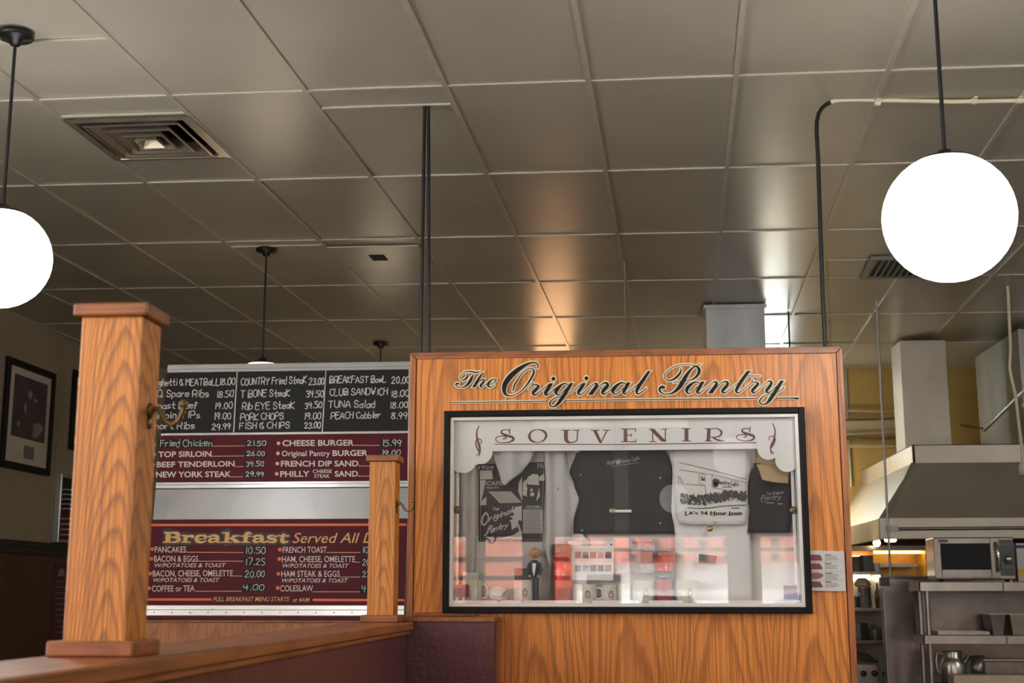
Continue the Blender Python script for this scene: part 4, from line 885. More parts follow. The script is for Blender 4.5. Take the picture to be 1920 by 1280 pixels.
for s_ in (-1, 1): build(MB().sphere((q.x + s_ * .018, Yf - .013, zq(1080)), .0065, 10), 'hand', M_skin, fg)
build(MB().lathe([(0, 0), (.026, 0), (.026, .005), (0, .006)], (q.x, Yf, ZF), 20), 'base', M_blk, fg)
# postcard sheet
ps = thing('postcard_sheet', front(YC - .05)(1112, 1088), 'white sheet with two rows of small photos leaning at case centre left', 'sheet')
Q = front(YC - .048); build(MB().slab([Q(*p) for p in ((1072, 1087), (1150, 1088), (1152, 1014), (1065, 1014))], (0, -1, 0), .002), 'sheet', M_paper, ps)
cols = [(96, 92, 96), (150, 128, 118), (108, 110, 116), (150, 160, 168), (104, 74, 78)]
for r_i, (ya, yb) in enumerate(((1034, 1046), (1059, 1071))):
    for c_i in range(5):
        xx = 1078 + c_i * 14.2; m_ = MB(); m_.rectpx([(xx, yb), (xx + 11.5, yb), (xx + 11.5, ya), (xx, ya)], Q, .001); c_ = cols[(c_i + r_i * 2) % 5]
        build(m_, 'photo', mat('photo_%d' % ((c_i + r_i * 2) % 5), srgb(*c_), .5, var=.5, scale=60), ps)
mb = MB(); mb.ribbon([(1088, 1021.5, .9), (1136, 1021, .9)], Q, .001, sub=1); mb.disc(1105, 1021, 1.8, Q, .0012); build(mb, 'heading', MATS['grey_print'], ps)
build(MB().sphere(Q(1146, 1020.5), .004, 8), 'pin', M_blk, ps)
# picture cards by the tall tumbler
pc = thing('picture_cards', front(YC - .05)(1205, 1075), 'stack of black and white picture cards left of the tall tumbler', 'cards')
for nm, pts, c_, off in (('card', ((1182, 1074), (1227, 1074), (1227, 1008), (1182, 1008)), (176, 172, 170), 0), ('card', ((1201, 1057), (1226, 1056), (1225, 1032), (1201, 1032)), (92, 92, 94), .003), ('card', ((1158, 1074), (1201, 1073), (1201, 1030), (1158, 1030)), (150, 144, 146), .002)):
    build(MB().slab([Q(x, y, off + .001) for x, y in pts], (0, -1, 0), .001), nm, mat('card_%d' % c_[0], srgb(*c_), .5, var=.45, scale=45), pc)
mb = MB(); mb.ribbon([(1186, 1017, 2.2), (1205, 1016.5, 1.4), (1224, 1016, 2.2)], Q, .0025, sub=3); build(mb, 'heading', mat('red_print', srgb(150, 70, 70), .6), pc)
# teal card and small round badges
o = build(MB().slab([front(YC - .06)(*p) for p in ((1309, 1056), (1341, 1056), (1345, 1042), (1310, 1038))], (0, -1, 0), .001), 'business_card', mat('teal_card', srgb(70, 96, 98), .5, var=.25, scale=60)); tag(o, 'small dark teal card pinned low on the white shirt in the case', 'card')
o = build(MB().lathe([(0, -.004), (.012, -.003), (.0125, 0), (0, 0)], front(YC - .06)(1331, 991), 20, (0, 1, 0)), 'badge', mat('gold_badge', srgb(170, 150, 80), .3, .6)); tag(o, 'round gilt badge pinned below the cafe drawing tee', 'badge')
# ================================================================== LOW PARTITION, POSTS
ZC = 1.338
lw = thing('low_partition', (-.935, 3.0, 0), 'low maroon booth wall with dark oak cap running from lower left to the display wall', 'low wall')
build(MB().box((-1.02, -.6, 0), (-.85, 5.262, ZC - .045)), 'wall_body', M_maroonW, lw)
mb = MB(); mb.box((-1.045, -.62, ZC - .03), (-.825, 5.262, ZC)); mb.box((-1.035, -.61, ZC - .047), (-.836, 5.262, ZC - .03)); build(mb, 'cap', M_oakC, lw, bevel=.004)
rw = thing('end_partition', (-.66, 5.35, 0), 'short maroon wall end with thin cap standing against the display wall left of centre', 'low wall')
a, b = front(5.285)(824, 1200).x, front(5.285)(925, 1200).x
build(MB().box((-1.02, 5.285, 0), (b, YS - .002, 1.338)), 'wall_body', M_maroonW, rw)
build(MB().box((-1.03, 5.268, 1.338), (b + .006, YS - .013, 1.356)), 'cap', M_oakC, rw, bevel=.003)
build(MB().box((b + .001, 5.40, 0), (b + .016, YS - .001, 1.336)), 'corner_trim', M_oakT, rw)
def post(Yf, Xc, w, m, label, basemat, dp=1.0):
    t = thing('wooden_post', (Xc, Yf + w / 2, ZC), label, 'post')
    h = w / 2; g_ = h * dp; y = Yf + g_; z1 = 1.955
    build(MB().box((Xc - h, y - g_, ZC + .02), (Xc + h, y + g_, z1)), 'shaft', m, t, bevel=.003)
    build(MB().box((Xc - h - .013, y - g_ - .013, z1), (Xc + h + .013, y + g_ + .013, z1 + .024)), 'cap', basemat, t, bevel=.004)
    build(MB().box((Xc - h - .021, y - g_ - .021, ZC + .0005), (Xc + h + .021, y + g_ + .021, ZC + .028)), 'base', basemat, t, bevel=.004)
    return t
def coat_hook(t, X, Y, z, s=1.0):
    mb = MB(); mb.lathe([(0, 0), (.013 * s, 0), (.015 * s, .003), (.011 * s, .006), (.006 * s, .009), (0, .01)], (X, Y, z), 16, (1, 0, 0))
    mb.lathe([(0, 0), (.011 * s, 0), (.012 * s, .002), (.008 * s, .005), (0, .006)], (X, Y, z - .024 * s), 14, (1, 0, 0))
    P = [(X + .004, Y, z), (X + .016 * s, Y - .002, z + .003 * s), (X + .026 * s, Y - .003, z - .008 * s), (X + .034 * s, Y - .004, z - .022 * s), (X + .047 * s, Y - .005, z - .028 * s), (X + .06 * s, Y - .006, z - .020 * s), (X + .066 * s, Y - .007, z - .004 * s), (X + .068 * s, Y - .007, z + .010 * s)]
    mb.tube(P, [.006 * s] + [.0048 * s] * 7, 10); mb.sphere(P[-1], .0085 * s, 12); build(mb, 'coat_hook', M_brass, t)
pa = post(2.35, -.9415, .116, M_oakA, 'near blurred oak post with brass coat hook at the left', M_oakD, .88)
coat_hook(pa, -.9415 + .058, 2.41, 1.786, 1.0)
pb = post(5.13, -.934, .103, M_oakB, 'smaller oak post with coat hook beside the display wall', M_oakD)
coat_hook(pb, -.934 + .0515, 5.165, 1.79, 1.0)
# ================================================================== THE MENU BOARD
TB = math.radians(8); YBD = 6.8; zb0 = aty(500, 1155, YBD).z
MP = Plane((0, YBD, zb0), (1, 0, 0), (0, math.sin(TB), math.cos(TB)), (0, -math.cos(TB), math.sin(TB)))
board = thing('menu_board', (-1.75, YBD + .1, zb0), 'large steel menu board with chalk specials above maroon breakfast menu', 'menu board')
Z3 = (260, 660, 3.692); Z4 = (260, 900, 3.692)
XBL, XBR = -2.47, MP(767, 900).x
def prect(ya, yb, off, th, name, m, xa=XBL, xb=XBR, bevel=0, both=None):
    """horizontal band between two pixel rows (taken at px 600) across the board"""
    va = (MP(600, ya) - MP.o).dot(MP.v); vb = (MP(600, yb) - MP.o).dot(MP.v)
    q = [MP.pt(xa, vb, off), MP.pt(xb, vb, off), MP.pt(xb, va, off), MP.pt(xa, va, off)]
    return build(MB().slab(q, MP.n, th), name, m, board, bevel=bevel)
R3 = lambda y: 660 + y / 3.692
R4 = lambda y: 900 + y / 3.692
prect(R3(72), R4(968), 0, .03, 'steel_backing', M_steel)
for i, (a, b) in enumerate(((76, 92), (92, 108), (108, 128))): prect(R3(a), R3(b), .004 + .004 * (i % 2), .004, 'top_rail', M_alu, bevel=.001)
prect(R3(128), R3(555), .003, .003, 'chalkboard', M_board)
prect(R3(553), R3(569), .008, .006, 'divider_rail', M_alu, bevel=.001)
prect(R3(569), R3(893), .004, .004, 'menu_panel', M_maroon)
for i, (a, b) in enumerate(((896, 912), (912, 936))): prect(R3(a), R3(b), .008 - .003 * i, .006, 'middle_rail', M_alu, bevel=.001)
prect(R3(938), R3(942), .003, .003, 'seam', M_dark)
prect(R4(268), R4(865), .004, .004, 'menu_panel', M_maroon)
prect(R4(868), R4(898), .008, .008, 'bottom_rail', M_alu, bevel=.001); prect(R4(899), R4(937), .005, .005, 'bottom_rail', M_alu, bevel=.001)
prect(R4(940), R4(968), .004, .004, 'kick_strip', M_maroon)
# upright rails of the chalkboard
for pa_, pb_ in (((682, 130), (657, 554)), ((1296, 128), (1271, 553))):
    mb = MB(); q = [(pb_[0] - 4, pb_[1]), (pb_[0] + 4, pb_[1]), (pa_[0] + 4, pa_[1]), (pa_[0] - 4, pa_[1])]
    build(mb.slab([MP(260 + x / 3.692, 660 + y / 3.692, .007) for x, y in q], MP.n, .006), 'upright_rail', M_alu, board)
mb = MB(); q = [(764, 905), (768.5, 905), (769.5, 690), (766, 690)]; build(mb.slab([MP(x, y, .009) for x, y in q], MP.n, .008), 'upright_rail', M_alu, board)
mb = MB()
for i in range(15):
    x, y = 260 + (107 + 124.5 * i) / 3.692, R4(916); mb.disc(x, y, 1.3, MP, .0062, 10)
mb.disc(260 + 510 / 3.692, R4(893), 1.1, MP, .0092, 8); build(mb, 'rivet', M_dark, board)
# a dent in the steel
# chalk writing
O = .0045
def H(s, x0, x1, y0, y1=None, c=48, w=6.4):
    ck = MB(); hand(ck, s, x0, y0, x1, y1 if y1 is not None else y0, c, MP, w, O, Z3, .28); build(ck, 'chalk_line', M_chalk, board)
H('Spaghetti & MEATBaLL', 62, 556, 232, 226, 44); H('18.00', 562, 664, 228, 222, 46)
H('BBQ Spare Ribs', 44, 482, 312, 306); H('18.50', 540, 655, 314, 310, 44); H('Roast Beef', 98, 405, 392, 388, 44); H('19.00', 528, 646, 392, 388, 42)
H('Sirloin TIPs', 78, 422, 460, 455, 46); H('19.00', 524, 636, 464, 460, 42); H('Short Ribs', 70, 386, 532, 528, 46); H('29.99', 508, 632, 538, 534, 40)
H('COUNTRY Fried SteaK', 708, 1160, 228, 214, 46); H('23.00', 1180, 1281, 228, 222, 46); H('T BONE SteaK', 706, 1044, 312, 304, 46); H('34.50', 1160, 1277, 314, 308, 42)
H('Rib EYE SteaK', 716, 1076, 398, 388, 46); H('34.50', 1150, 1266, 392, 384, 42); H('PORK CHOPS', 706, 1000, 472, 462, 44); H('19.00', 1148, 1258, 466, 462, 44); H('FISH & CHIPS', 697, 1042, 532, 524, 42); H('23.00', 1148, 1256, 528, 524, 40)
H('BREAKFAST BowL', 1322, 1710, 212, 210, 44); H('20.00', 1750, 1873, 218, 214, 46); H('CLUB SANDWICH', 1322, 1720, 300, 294, 46); H('18.00', 1748, 1868, 310, 306, 42)
H('TUNA Salad', 1312, 1632, 384, 382, 46); H('18.00', 1740, 1860, 388, 384, 42); H('PEACH Cobbler', 1332, 1670, 460, 456, 44); H('8.99', 1750, 1855, 464, 460, 44)
# upper maroon panel lettering
O = .0052
def T(s, x0, x1, y0, y1, c, Z=Z3, b=.022, sh=0.0, m=None, nm='menu_item'):
    mb = MB(); letter(mb, s, x0, y0, x1, y1, c, MP, O, b, sh, Z); build(mb, nm, m or M_white, board)
def dot(x, y, r, oy, m): build(MB().disc(260 + x / 3.692, oy + y / 3.692, r / 3.692, MP, O), 'bullet', m, board)
def rule(q, w, Z, m, nm='price_rule', **k): build(MB().ribbon([(q[0], q[1], w), (q[2], q[3], w)], MP, O, sub=1, scale=Z, **k), nm, m, board)
T('TOP SIRLOIN', 136, 503, 727, 723, 39); T('BEEF TENDERLOIN', 125, 664, 797, 791, 38); T('NEW YORK STEAK', 120, 640, 867, 864, 40)
T('CHEESE BURGER', 995, 1490, 650, 647, 41); T('Original Pantry', 990, 1324, 720, 719, 38, b=.012); T('BURGER', 1342, 1585, 719, 717, 40); T('FRENCH DIP SAND.', 985, 1535, 792, 790, 40)
T('PHILLY', 980, 1182, 863, 862, 40); T('CHEESE', 1205, 1337, 836, 836, 24, b=.012); T('STEAK', 1215, 1322, 869, 869, 24, b=.012); T('SAND.', 1357, 1532, 862, 861, 40)
for x, y in ((968, 630), (964, 700), (960, 771), (956, 842), (108, 640), (106, 708), (100, 778), (94, 848)): dot(x, y, 13, 660, M_peach)
for q in ((508, 650, 735, 648), (505, 720, 728, 718), (668, 792, 724, 791), (642, 863, 720, 862), (1495, 644, 1668, 645), (1590, 715, 1668, 715), (1540, 787, 1720, 787), (1535, 858, 1720, 858)): rule(q, 4.5, Z3, M_peach)
# lower maroon panel lettering
Y4 = Z4
c = 41
T('PANCAKES', 112, 328, 500, 500, c, Y4, .004); T('BACON & EGGS', 107, 412, 564, 564, c, Y4, .004); T('BACON, CHEESE, OMELETTE', 98, 652, 666, 664, c, Y4, .004); T('COFFEE or TEA', 92, 387, 770, 769, c, Y4, .004)
T('FRENCH TOAST', 998, 1302, 502, 501, c, Y4, .004); T('HAM, CHEESE, OMELETTE', 992, 1498, 567, 566, c, Y4, .004); T('HAM STEAK & EGGS', 988, 1392, 668, 668, c, Y4, .004); T('COLESLAW', 980, 1207, 769, 768, c, Y4, .004)
for x0_, x1_, y_ in ((112, 605, 602), (103, 560, 704), (998, 1455, 605), (992, 1450, 707)): T('W/POTATOES & TOAST', x0_, x1_, y_, y_, 27, Y4, .003, .28)
for q in ((332, 498, 725, 500), (418, 560, 722, 560), (655, 662, 715, 663), (393, 768, 712, 768), (1302, 500, 1535, 500), (1500, 567, 1532, 567), (1395, 670, 1535, 670), (1205, 772, 1530, 772)): rule(q, 4.5, Y4, M_peach)
for x, y in ((95, 477), (88, 543), (80, 646), (72, 747), (978, 480), (974, 545), (967, 647), (963, 745)): dot(x, y, 13.5, 900, M_orange)
for q in ((30, 310, 1855, 307), (10, 825, 503, 825), (1205, 828, 1840, 830)): rule(q, 17, Y4, M_orange, 'stripe', flat=1)
BK = (280, 975, 7.111); 
BRK = [[(255,160,70),(245,295,70)], [(200,163,18),(330,163,18)], [(290,165,20),(372,175,42),(384,200,50),(340,222,24),(290,224,20)], [(300,224,20),(378,236,40),(394,262,56),(350,288,30),(290,292,18)], [(190,292,18),(320,292,18)],
 [(484,200,54),(478,292,54)], [(430,204,18),(500,204,18)], [(428,292,16),(545,292,16)], [(505,225,22),(540,210,30),(576,216,46)],
 [(640,252,15),(742,246,18),(748,215,42),(700,202,22),(648,215,40),(626,250,50),(650,284,40),(710,291,25),(755,272,16)],
 [(798,226,42),(830,206,24),(890,208,36),(908,235,52),(904,272,52),(920,290,26),(952,290,18)], [(890,242,20),(825,250,28),(800,274,42),(838,291,25),(895,277,20)],
 [(1042,158,56),(1028,296,56)], [(975,168,16),(1050,165,16)], [(972,292,16),(1092,292,16)], [(1065,248,18),(1110,225,22),(1160,208,26)], [(1110,207,14),(1200,207,14)], [(1090,238,36),(1165,285,52)], [(1130,292,16),(1205,292,16)],
 [(1290,205,56),(1280,296,56)], [(1290,212,56),(1292,182,44),(1330,168,30),(1350,188,36)], [(1225,212,18),(1350,212,18)], [(1228,292,16),(1340,292,16)],
 [(1393,226,42),(1425,206,24),(1485,208,36),(1503,235,52),(1499,272,52),(1515,290,26),(1547,290,18)], [(1485,242,20),(1420,250,28),(1395,274,42),(1433,291,25),(1490,277,20)],
 [(1692,222,22),(1640,204,20),(1588,216,32),(1602,240,36),(1668,254,40),(1684,278,32),(1630,294,22),(1565,278,24)], [(1694,206,10),(1694,228,10)],
 [(1790,178,36),(1772,262,58),(1790,290,40),(1848,284,18)], [(1710,208,18),(1856,208,20)]]
tn = MB(); dk = MB()
for q in BRK: tn.ribbon(q, MP, .0072, 0, 4, BK, 2.5); dk.ribbon(q, MP, .0052, 3.6, 4, BK, 99)
O = .0062
T('Served All Day', 1065, 1738, 434, 433, 70, Y4, .004, .3, M_tan, 'title'); T('FULL BREAKFAST MENU STARTS', 515, 1043, 838, 838, 31, Y4, .003, .28, M_tan, 'note'); T('at 4AM', 1067, 1185, 842, 842, 30, Y4, .003, .28, M_tan, 'note')
build(dk, 'title_outline', M_outl, board); build(tn, 'title', M_tan, board)
def price(s, x0, y0, x1, y1, Z, tilt=0, w=5.6):
    P = lambda x, y: (Z[0] + x / Z[2], Z[1] + y / Z[2])
    q = [P(x0, y1 + tilt), P(x1, y1), P(x1 + 2, y0), P(x0 + 2, y0 + tilt)]
    o = build(MB().slab([MP(x, y, .0068) for x, y in q], MP.n, .0018), 'price_label', M_board, board)
    mb = MB(); hand(mb, s, x0 + 14, y1 - 9 + tilt * .5, x1 - 6, y1 - 9, (y1 - y0) * .72, MP, w, .0076, Z, .25); build(mb, 'handwriting', M_chalk, o)
price('Fried Chicken', 135, 594, 512, 658, Z3, 6, 4.6); price('21.50', 738, 610, 884, 656, Z3); price('26.00', 735, 682, 875, 725, Z3); price('34.50', 730, 753, 870, 798, Z3); price('29.99', 728, 822, 868, 868, Z3); price('15.99', 1675, 600, 1820, 657, Z3); price('19.00', 1670, 672, 1815, 722, Z3)
price('10.50', 727, 457, 880, 515, Z4, 0, 5); price('17.25', 727, 535, 878, 595, Z4, 0, 5); price('20.00', 722, 620, 875, 679, Z4, 0, 5); price('4.00', 712, 715, 870, 770, Z4, 0, 5)
price('10.50', 1535, 455, 1672, 510, Z4, 0, 5); price('20.00', 1535, 535, 1670, 595, Z4, 0, 5); price('23.00', 1535, 622, 1668, 678, Z4, 0, 5); price('4.00', 1530, 722, 1664, 783, Z4, 0, 5)
for xx in (XBL + .2, XBR - .2):
    tp = MP.pt(xx, 1.2, -.03); mbp = MP.pt(xx, .05, -.03); build(MB().box((xx - .02, tp.y, 0), (xx + .02, tp.y + .04, tp.z)), 'rear_post', M_ssd, board)
# oak counter front below the board
cf = thing('counter_front', (-1.75, YBD, 0), 'oak panelled counter front under the menu board', 'wall panel')
ob = zb0 - .004
build(MB().box((XBL - .02, YBD - .006, ob - .016 - .012), (XBR + .01, YBD + .12, MP(600, R4(968)).z - .0005)), 'top_trim', M_oakD, cf, bevel=.003)
build(MB().box((XBL, YBD, 0), (XBR, YBD + .1, ob - .028)), 'panel', M_oakF, cf)
# ================================================================== LEFT WALL PICTURES
def WX(off): return Plane((XL + off, 0, 0), (0, 1, 0), (0, 0, 1), (1, 0, 0))
def picture(pts, label, fw=9, inner=None, mat_=None, img=None):
    c = WX(.03)(sum(p[0] for p in pts) / 4, pts[0][1]); t = thing('framed_picture', V3((XL, c.y, c.z)), label, 'picture')
    P = [WX(0.0)(*p) for p in pts]       # bl br tr tl on the wall
    ys = (P[0].y + P[3].y) / 2, (P[1].y + P[2].y) / 2; zs = (P[0].z + P[1].z) / 2, (P[2].z + P[3].z) / 2
    mb = MB(); w = .055
    mb.box((XL + .002, ys[0], zs[0]), (XL + .03, ys[1], zs[0] + w)); mb.box((XL + .002, ys[0], zs[1] - w), (XL + .03, ys[1], zs[1])); mb.box((XL + .002, ys[0], zs[0] + w), (XL + .03, ys[0] + w, zs[1] - w)); mb.box((XL + .002, ys[1] - w, zs[0] + w), (XL + .03, ys[1], zs[1] - w))
    build(mb, 'frame', M_frameB, t, bevel=.004)
    build(MB().box((XL + .002, ys[0] + w, zs[0] + w), (XL + .012, ys[1] - w, zs[1] - w)), 'mount', mat('picture_mount', srgb(196, 190, 180), .6, var=.03), t)
    return t, ys, zs, w
M_pic = mat('old_photo', srgb(70, 62, 66), .35, var=.35, scale=5)
t, ys, zs, w = picture([(-1, 878), (85, 889), (103, 703), (8, 665)], 'large black framed dark photograph on the left wall under the globe lamp')
dy, dz = ys[1] - ys[0], zs[1] - zs[0]
build(MB().box((XL + .012, ys[0] + dy * .17, zs[0] + dz * .30), (XL + .014, ys[1] - dy * .14, zs[1] - dz * .13)), 'photo', M_pic, t)
def bl(y, z, ry, rz, n=14): build(MB().poly([(XL + .0146 + ry * .002, ys[0] + dy * (y + ry * math.cos(i * 2 * math.pi / n) * (1 + .25 * math.sin(i * 2.3))), zs[0] + dz * (z + rz * math.sin(i * 2 * math.pi / n))) for i in range(n)]), 'photo_figure', mat('old_photo_light', srgb(150, 138, 138), .4, var=.3, scale=20), t)
for q in ((.5, .72, .045, .04), (.42, .58, .022, .05), (.62, .68, .05, .014), (.7, .42, .1, .06), (.66, .36, .07, .035), (.3, .42, .03, .03)): bl(*q)
build(MB().box((XL + .012, ys[0] + dy * .45, zs[0] + dz * .12), (XL + .0135, ys[0] + dy * .66, zs[0] + dz * .24)), 'caption_plate', mat('caption_grey', srgb(110, 112, 112), .5), t)
t, ys, zs, w = picture([(124.5, 845), (190, 855), (200, 715), (137, 697)], 'second black framed picture on the left wall, mostly behind the near post')
build(MB().box((XL + .012, ys[0] + .1, zs[0] + .12), (XL + .014, ys[1] - .1, zs[1] - .12)), 'photo', M_pic, t)
# small aluminium framed wall menu
t = thing('wall_menu', V3((XL, WX(0)(120, 1000).y, WX(0)(120, 1016).z)), 'small aluminium framed chalk menu on the left wall beside the near post', 'menu board')
P = [WX(0)(*p) for p in ((96, 1019), (160, 1019), (170, 900), (103, 889))]; ya, yb = (P[0].y + P[3].y) / 2, (P[1].y + P[2].y) / 2; za, zb = (P[0].z + P[1].z) / 2, (P[2].z + P[3].z) / 2
mb = MB(); w = .028
mb.box((XL + .002, ya, za), (XL + .06, yb, za + w)); mb.box((XL + .002, ya, zb - w), (XL + .06, yb, zb)); mb.box((XL + .002, ya, za + w), (XL + .06, ya + w, zb - w)); mb.box((XL + .002, yb - w, za + w), (XL + .06, yb, zb - w)); build(mb, 'frame', M_alu, t, bevel=.004)
zm = za + (zb - za) * .5
build(MB().box((XL + .002, ya + w, zm), (XL + .04, yb - w, zb - w)), 'chalkboard', M_board, t); build(MB().box((XL + .002, ya + w, za + w), (XL + .04, yb - w, zm)), 'menu_panel', M_maroon, t)
mb = MB()
for i in range(5): mb.ribbon([(115, 918 + i * 9, 1.4), (124, 917 + i * 9, 1.8), (140, 919 + i * 9, 1.4)], WX(.042), 0, sub=2)
for i in range(4): mb.ribbon([(114, 972 + i * 10, 1.6), (140, 972 + i * 10, 1.6)], WX(.042), 0, sub=1)
build(mb, 'writing_lines', M_chalk, t)
t = thing('wall_menu', V3((XL, WX(0)(110, 1150).y, WX(0)(110, 1205).z)), 'tall maroon menu panel on the dark wainscot beside the near post', 'menu board')
P = [WX(.02)(*p) for p in ((92, 1202), (170, 1190), (176, 1060), (103, 1055))]; ya, yb = (P[0].y + P[3].y) / 2, (P[1].y + P[2].y) / 2; za, zb = (P[0].z + P[1].z) / 2, (P[2].z + P[3].z) / 2
build(MB().box((XL + .021, ya, za), (XL + .03, yb, zb)), 'panel', mat('maroon_dark_sign', srgb(72, 34, 40), .4), t)
mb = MB()
for i in range(10): mb.ribbon([(105, 1090 + i * 10.5, 1.6), (122 + (i * 5) % 9, 1090 + i * 10.5, 1.6)], WX(.0315), 0, sub=1)
mb.rectpx([(108, 1080), (122, 1080), (119, 1066), (112, 1066)], WX(.0315)); build(mb, 'lettering', mat('dim_lettering', srgb(150, 130, 130), .6), t)
# ================================================================== KITCHEN
def hbox(a, b): return MB().box(a, b)
K = 2536.0
def kx(px, Y): return aty(px, 1100, Y).x
def kz(py, Y, px=1750): return aty(px, py, Y).z
# hood
hd = thing('exhaust_hood', (2.6, 10.8, kz(1010, 10)), 'large steel exhaust hood with sloping sides over the kitchen at right', 'hood')
YH = 10.0; xl = kx(1655, YH); xr = 5.2; zl0, zl1 = kz(1010, YH), kz(970, YH); yb_ = 12.58
YU = 10.32; xu = kx(1725, YU); zu0, zu1 = kz(868, YU), kz(833, YU)
mb = MB(); mb.add([(xl, YH, zl1), (xr, YH, zl1), (xr, YU, zu0), (xu, YU, zu0), (xl, yb_, zl1), (xu, yb_, zu0)], [(0, 1, 2, 3), (4, 0, 3, 5)]); o = build(mb, 'sloped_canopy', M_hood, hd); so = o.modifiers.new('t', 'SOLIDIFY'); so.thickness = .01
mb = MB(); mb.box((xu, YU, zu0), (xr, YU + .02, zu1)); mb.box((xu, YU, zu0), (xu + .02, yb_, zu1)); mb.box((xu, YU, zu1 - .01), (xr, yb_, zu1)); build(mb, 'upper_band', M_hood, hd, bevel=.003)
mb = MB(); mb.box((xl, YH - .01, zl0), (xr, YH + .03, zl1)); mb.box((xl, YH, zl0), (xl + .03, yb_, zl1)); build(mb, 'lower_lip', M_hood, hd, bevel=.004)
mb = MB(); mb.box((kx(1668, 9.98), 9.97, kz(996, 9.98)), (kx(1690, 9.98), 9.99, kz(985, 9.98))); mb.tube([(kx(1690, 9.98), 9.975, kz(991, 9.98)), (xr, 9.975, kz(987, 9.98))], .012, 8); build(mb, 'grease_rail', M_ssd, hd)
mb = MB(); mb.tube([(xl + .05, YH - .004, zl1), (xu - .01, YU - .004, zu0)], .008, 6); build(mb, 'corner_seam', M_hood, hd)
build(hbox((xl + .03, 12.4, zl0 + .01), (xr, 12.56, zl1 - .02)), 'filter_bank', mat('filter_brown', srgb(96, 66, 48), .5, .3), hd)
mb = MB(); q = aty(1672, 1011, 10.3); mb.lathe([(0, 0), (.04, .004), (.05, .03), (0, .03)], (q.x, 10.35, zl0 - .01), 16); build(mb, 'hood_lamp', mat('hood_lamp_lit', (.9, .9, .85), .3, emit=((1, .9, .7), 12)), hd)
mb = MB(); mb.sphere((kx(1648, 11.2), 11.2, kz(1017, 11.2)), .03, 12); build(mb, 'hood_lamp', mat('hood_bulb_lit', (.9, .8, .6), .3, emit=((1, .72, .38), 25)), hd)
# ducts on the hood
YD = 11.0; a, b = kx(1712, YD), kx(1801, YD)
d1 = thing('exhaust_duct', ((a + b) / 2, YD + .2, zu1), 'square painted duct rising from the hood to the ceiling', 'duct')
build(hbox((a, YD, zu1 + .001), (b, 11.36, ceil_z(a, 11.2) - .03)), 'duct_body', M_hood, d1, bevel=.004)
build(hbox((a - .03, YD - .02, zu1 + .0005), (b + .03, 11.38, zu1 + .03)), 'flange', M_hood, d1)
d2 = thing('makeup_air_box', (3.6, 11.2, zu1), 'big grey air box against the ceiling at the far right', 'duct')
build(hbox((3.1, 10.5, zu1 + .001), (4.6, 11.8, ceil_z(4.6, 11) - .01)), 'box_body', M_duct, d2, bevel=.004)
build(hbox((3.085, 10.485, zu1 + .3), (4.6, 10.5, zu1 + .33)), 'seam', M_duct, d2)
# pipes on the yellow wall, fittings
for i, (ya_, yb2, r_) in enumerate(((768, 770, .012), (787, 782, .010), (815, 806, .010), (822, 818, .012), (834, 835, .022))):
    p0, p1 = aty(1560, ya_, 12.56 - .02 * i), aty(1712, yb2, 12.56 - .02 * i)
    tag(build(MB().tube([p0, (p0 + p1) / 2 + V3((0, 0, -.01)), p1], r_, 8), 'wall_pipe', mat('pipe_painted_%d' % (i % 2), srgb(*((196, 178, 140), (120, 104, 80))[i % 2]), .5)), ['uppermost thin', 'second', 'third', 'fourth', 'lowest and thickest'][i] + ' horizontal pipe on the yellow kitchen wall', 'pipe', 'pipes on the yellow wall')
o = build(hbox((kx(1560, 12.58), 12.57, kz(815, 12.58, 1640)), (kx(1705, 12.58), 12.6, kz(788, 12.58, 1640))), 'wall_panel', mat('pale_panel', srgb(206, 190, 158), .5)); tag(o, 'pale horizontal strip panel behind the pipes on the yellow wall', 'wall panel')
a = aty(1589, 697, 12.5); tag(build(MB().tube([(a.x, 12.585, 2.42), (a.x, 12.585, ceil_z(a.x, 12.5) - .01)], .012, 8), 'vertical_conduit', M_duct), 'thin vertical conduit on the yellow wall next to the oak wall edge', 'pipe')
YR = 9.6; a = aty(1645, 600, YR); tag(build(MB().tube([(a.x, YR, .0), (a.x, YR, ceil_z(a.x, YR))], .0085, 10), 'hanging_rod', mat('grey_rod', srgb(170, 168, 164), .4, .4)), 'thin grey vertical rod from ceiling past the left corner of the hood', 'rod')
YC2 = 9.15; pts = [aty(x, y, YC2) for x, y in ((1894, 600), (1895, 650), (1893, 690), (1898, 715), (1904, 740), (1910, 790), (1916, 840), (1918, 868))]; pts[0].z = ceil_z(pts[0].x, YC2)
hc = thing('flexible_hose', pts[-1], 'white flexible hose hanging from ceiling in front of the grey air box', 'hose')
build(MB().tube(pts, .011, 8), 'hose', M_pipeW, hc)
q = pts[-1]; build(MB().lathe([(0, 0), (.03, 0), (.03, .07), (.015, .09), (0, .09)], q - V3((0, 0, .08)), 12), 'coupling', M_pipeW, hc)
# dark sloping bracket right of the box
p0, p1 = aty(1846, 806, 10.4), aty(1925, 728, 9.4); tag(build(MB().tube([p0, p1], .014, 8), 'brace_rod', M_duct), 'grey rod sloping up to the right in front of the air box', 'rod')
p0, p1 = aty(1803, 797, 11.5), aty(1842, 803, 10.4); tag(build(MB().tube([p0, p1], .01, 8), 'gas_pipe', M_rail), 'short dark pipe between the duct and the air box', 'pipe')
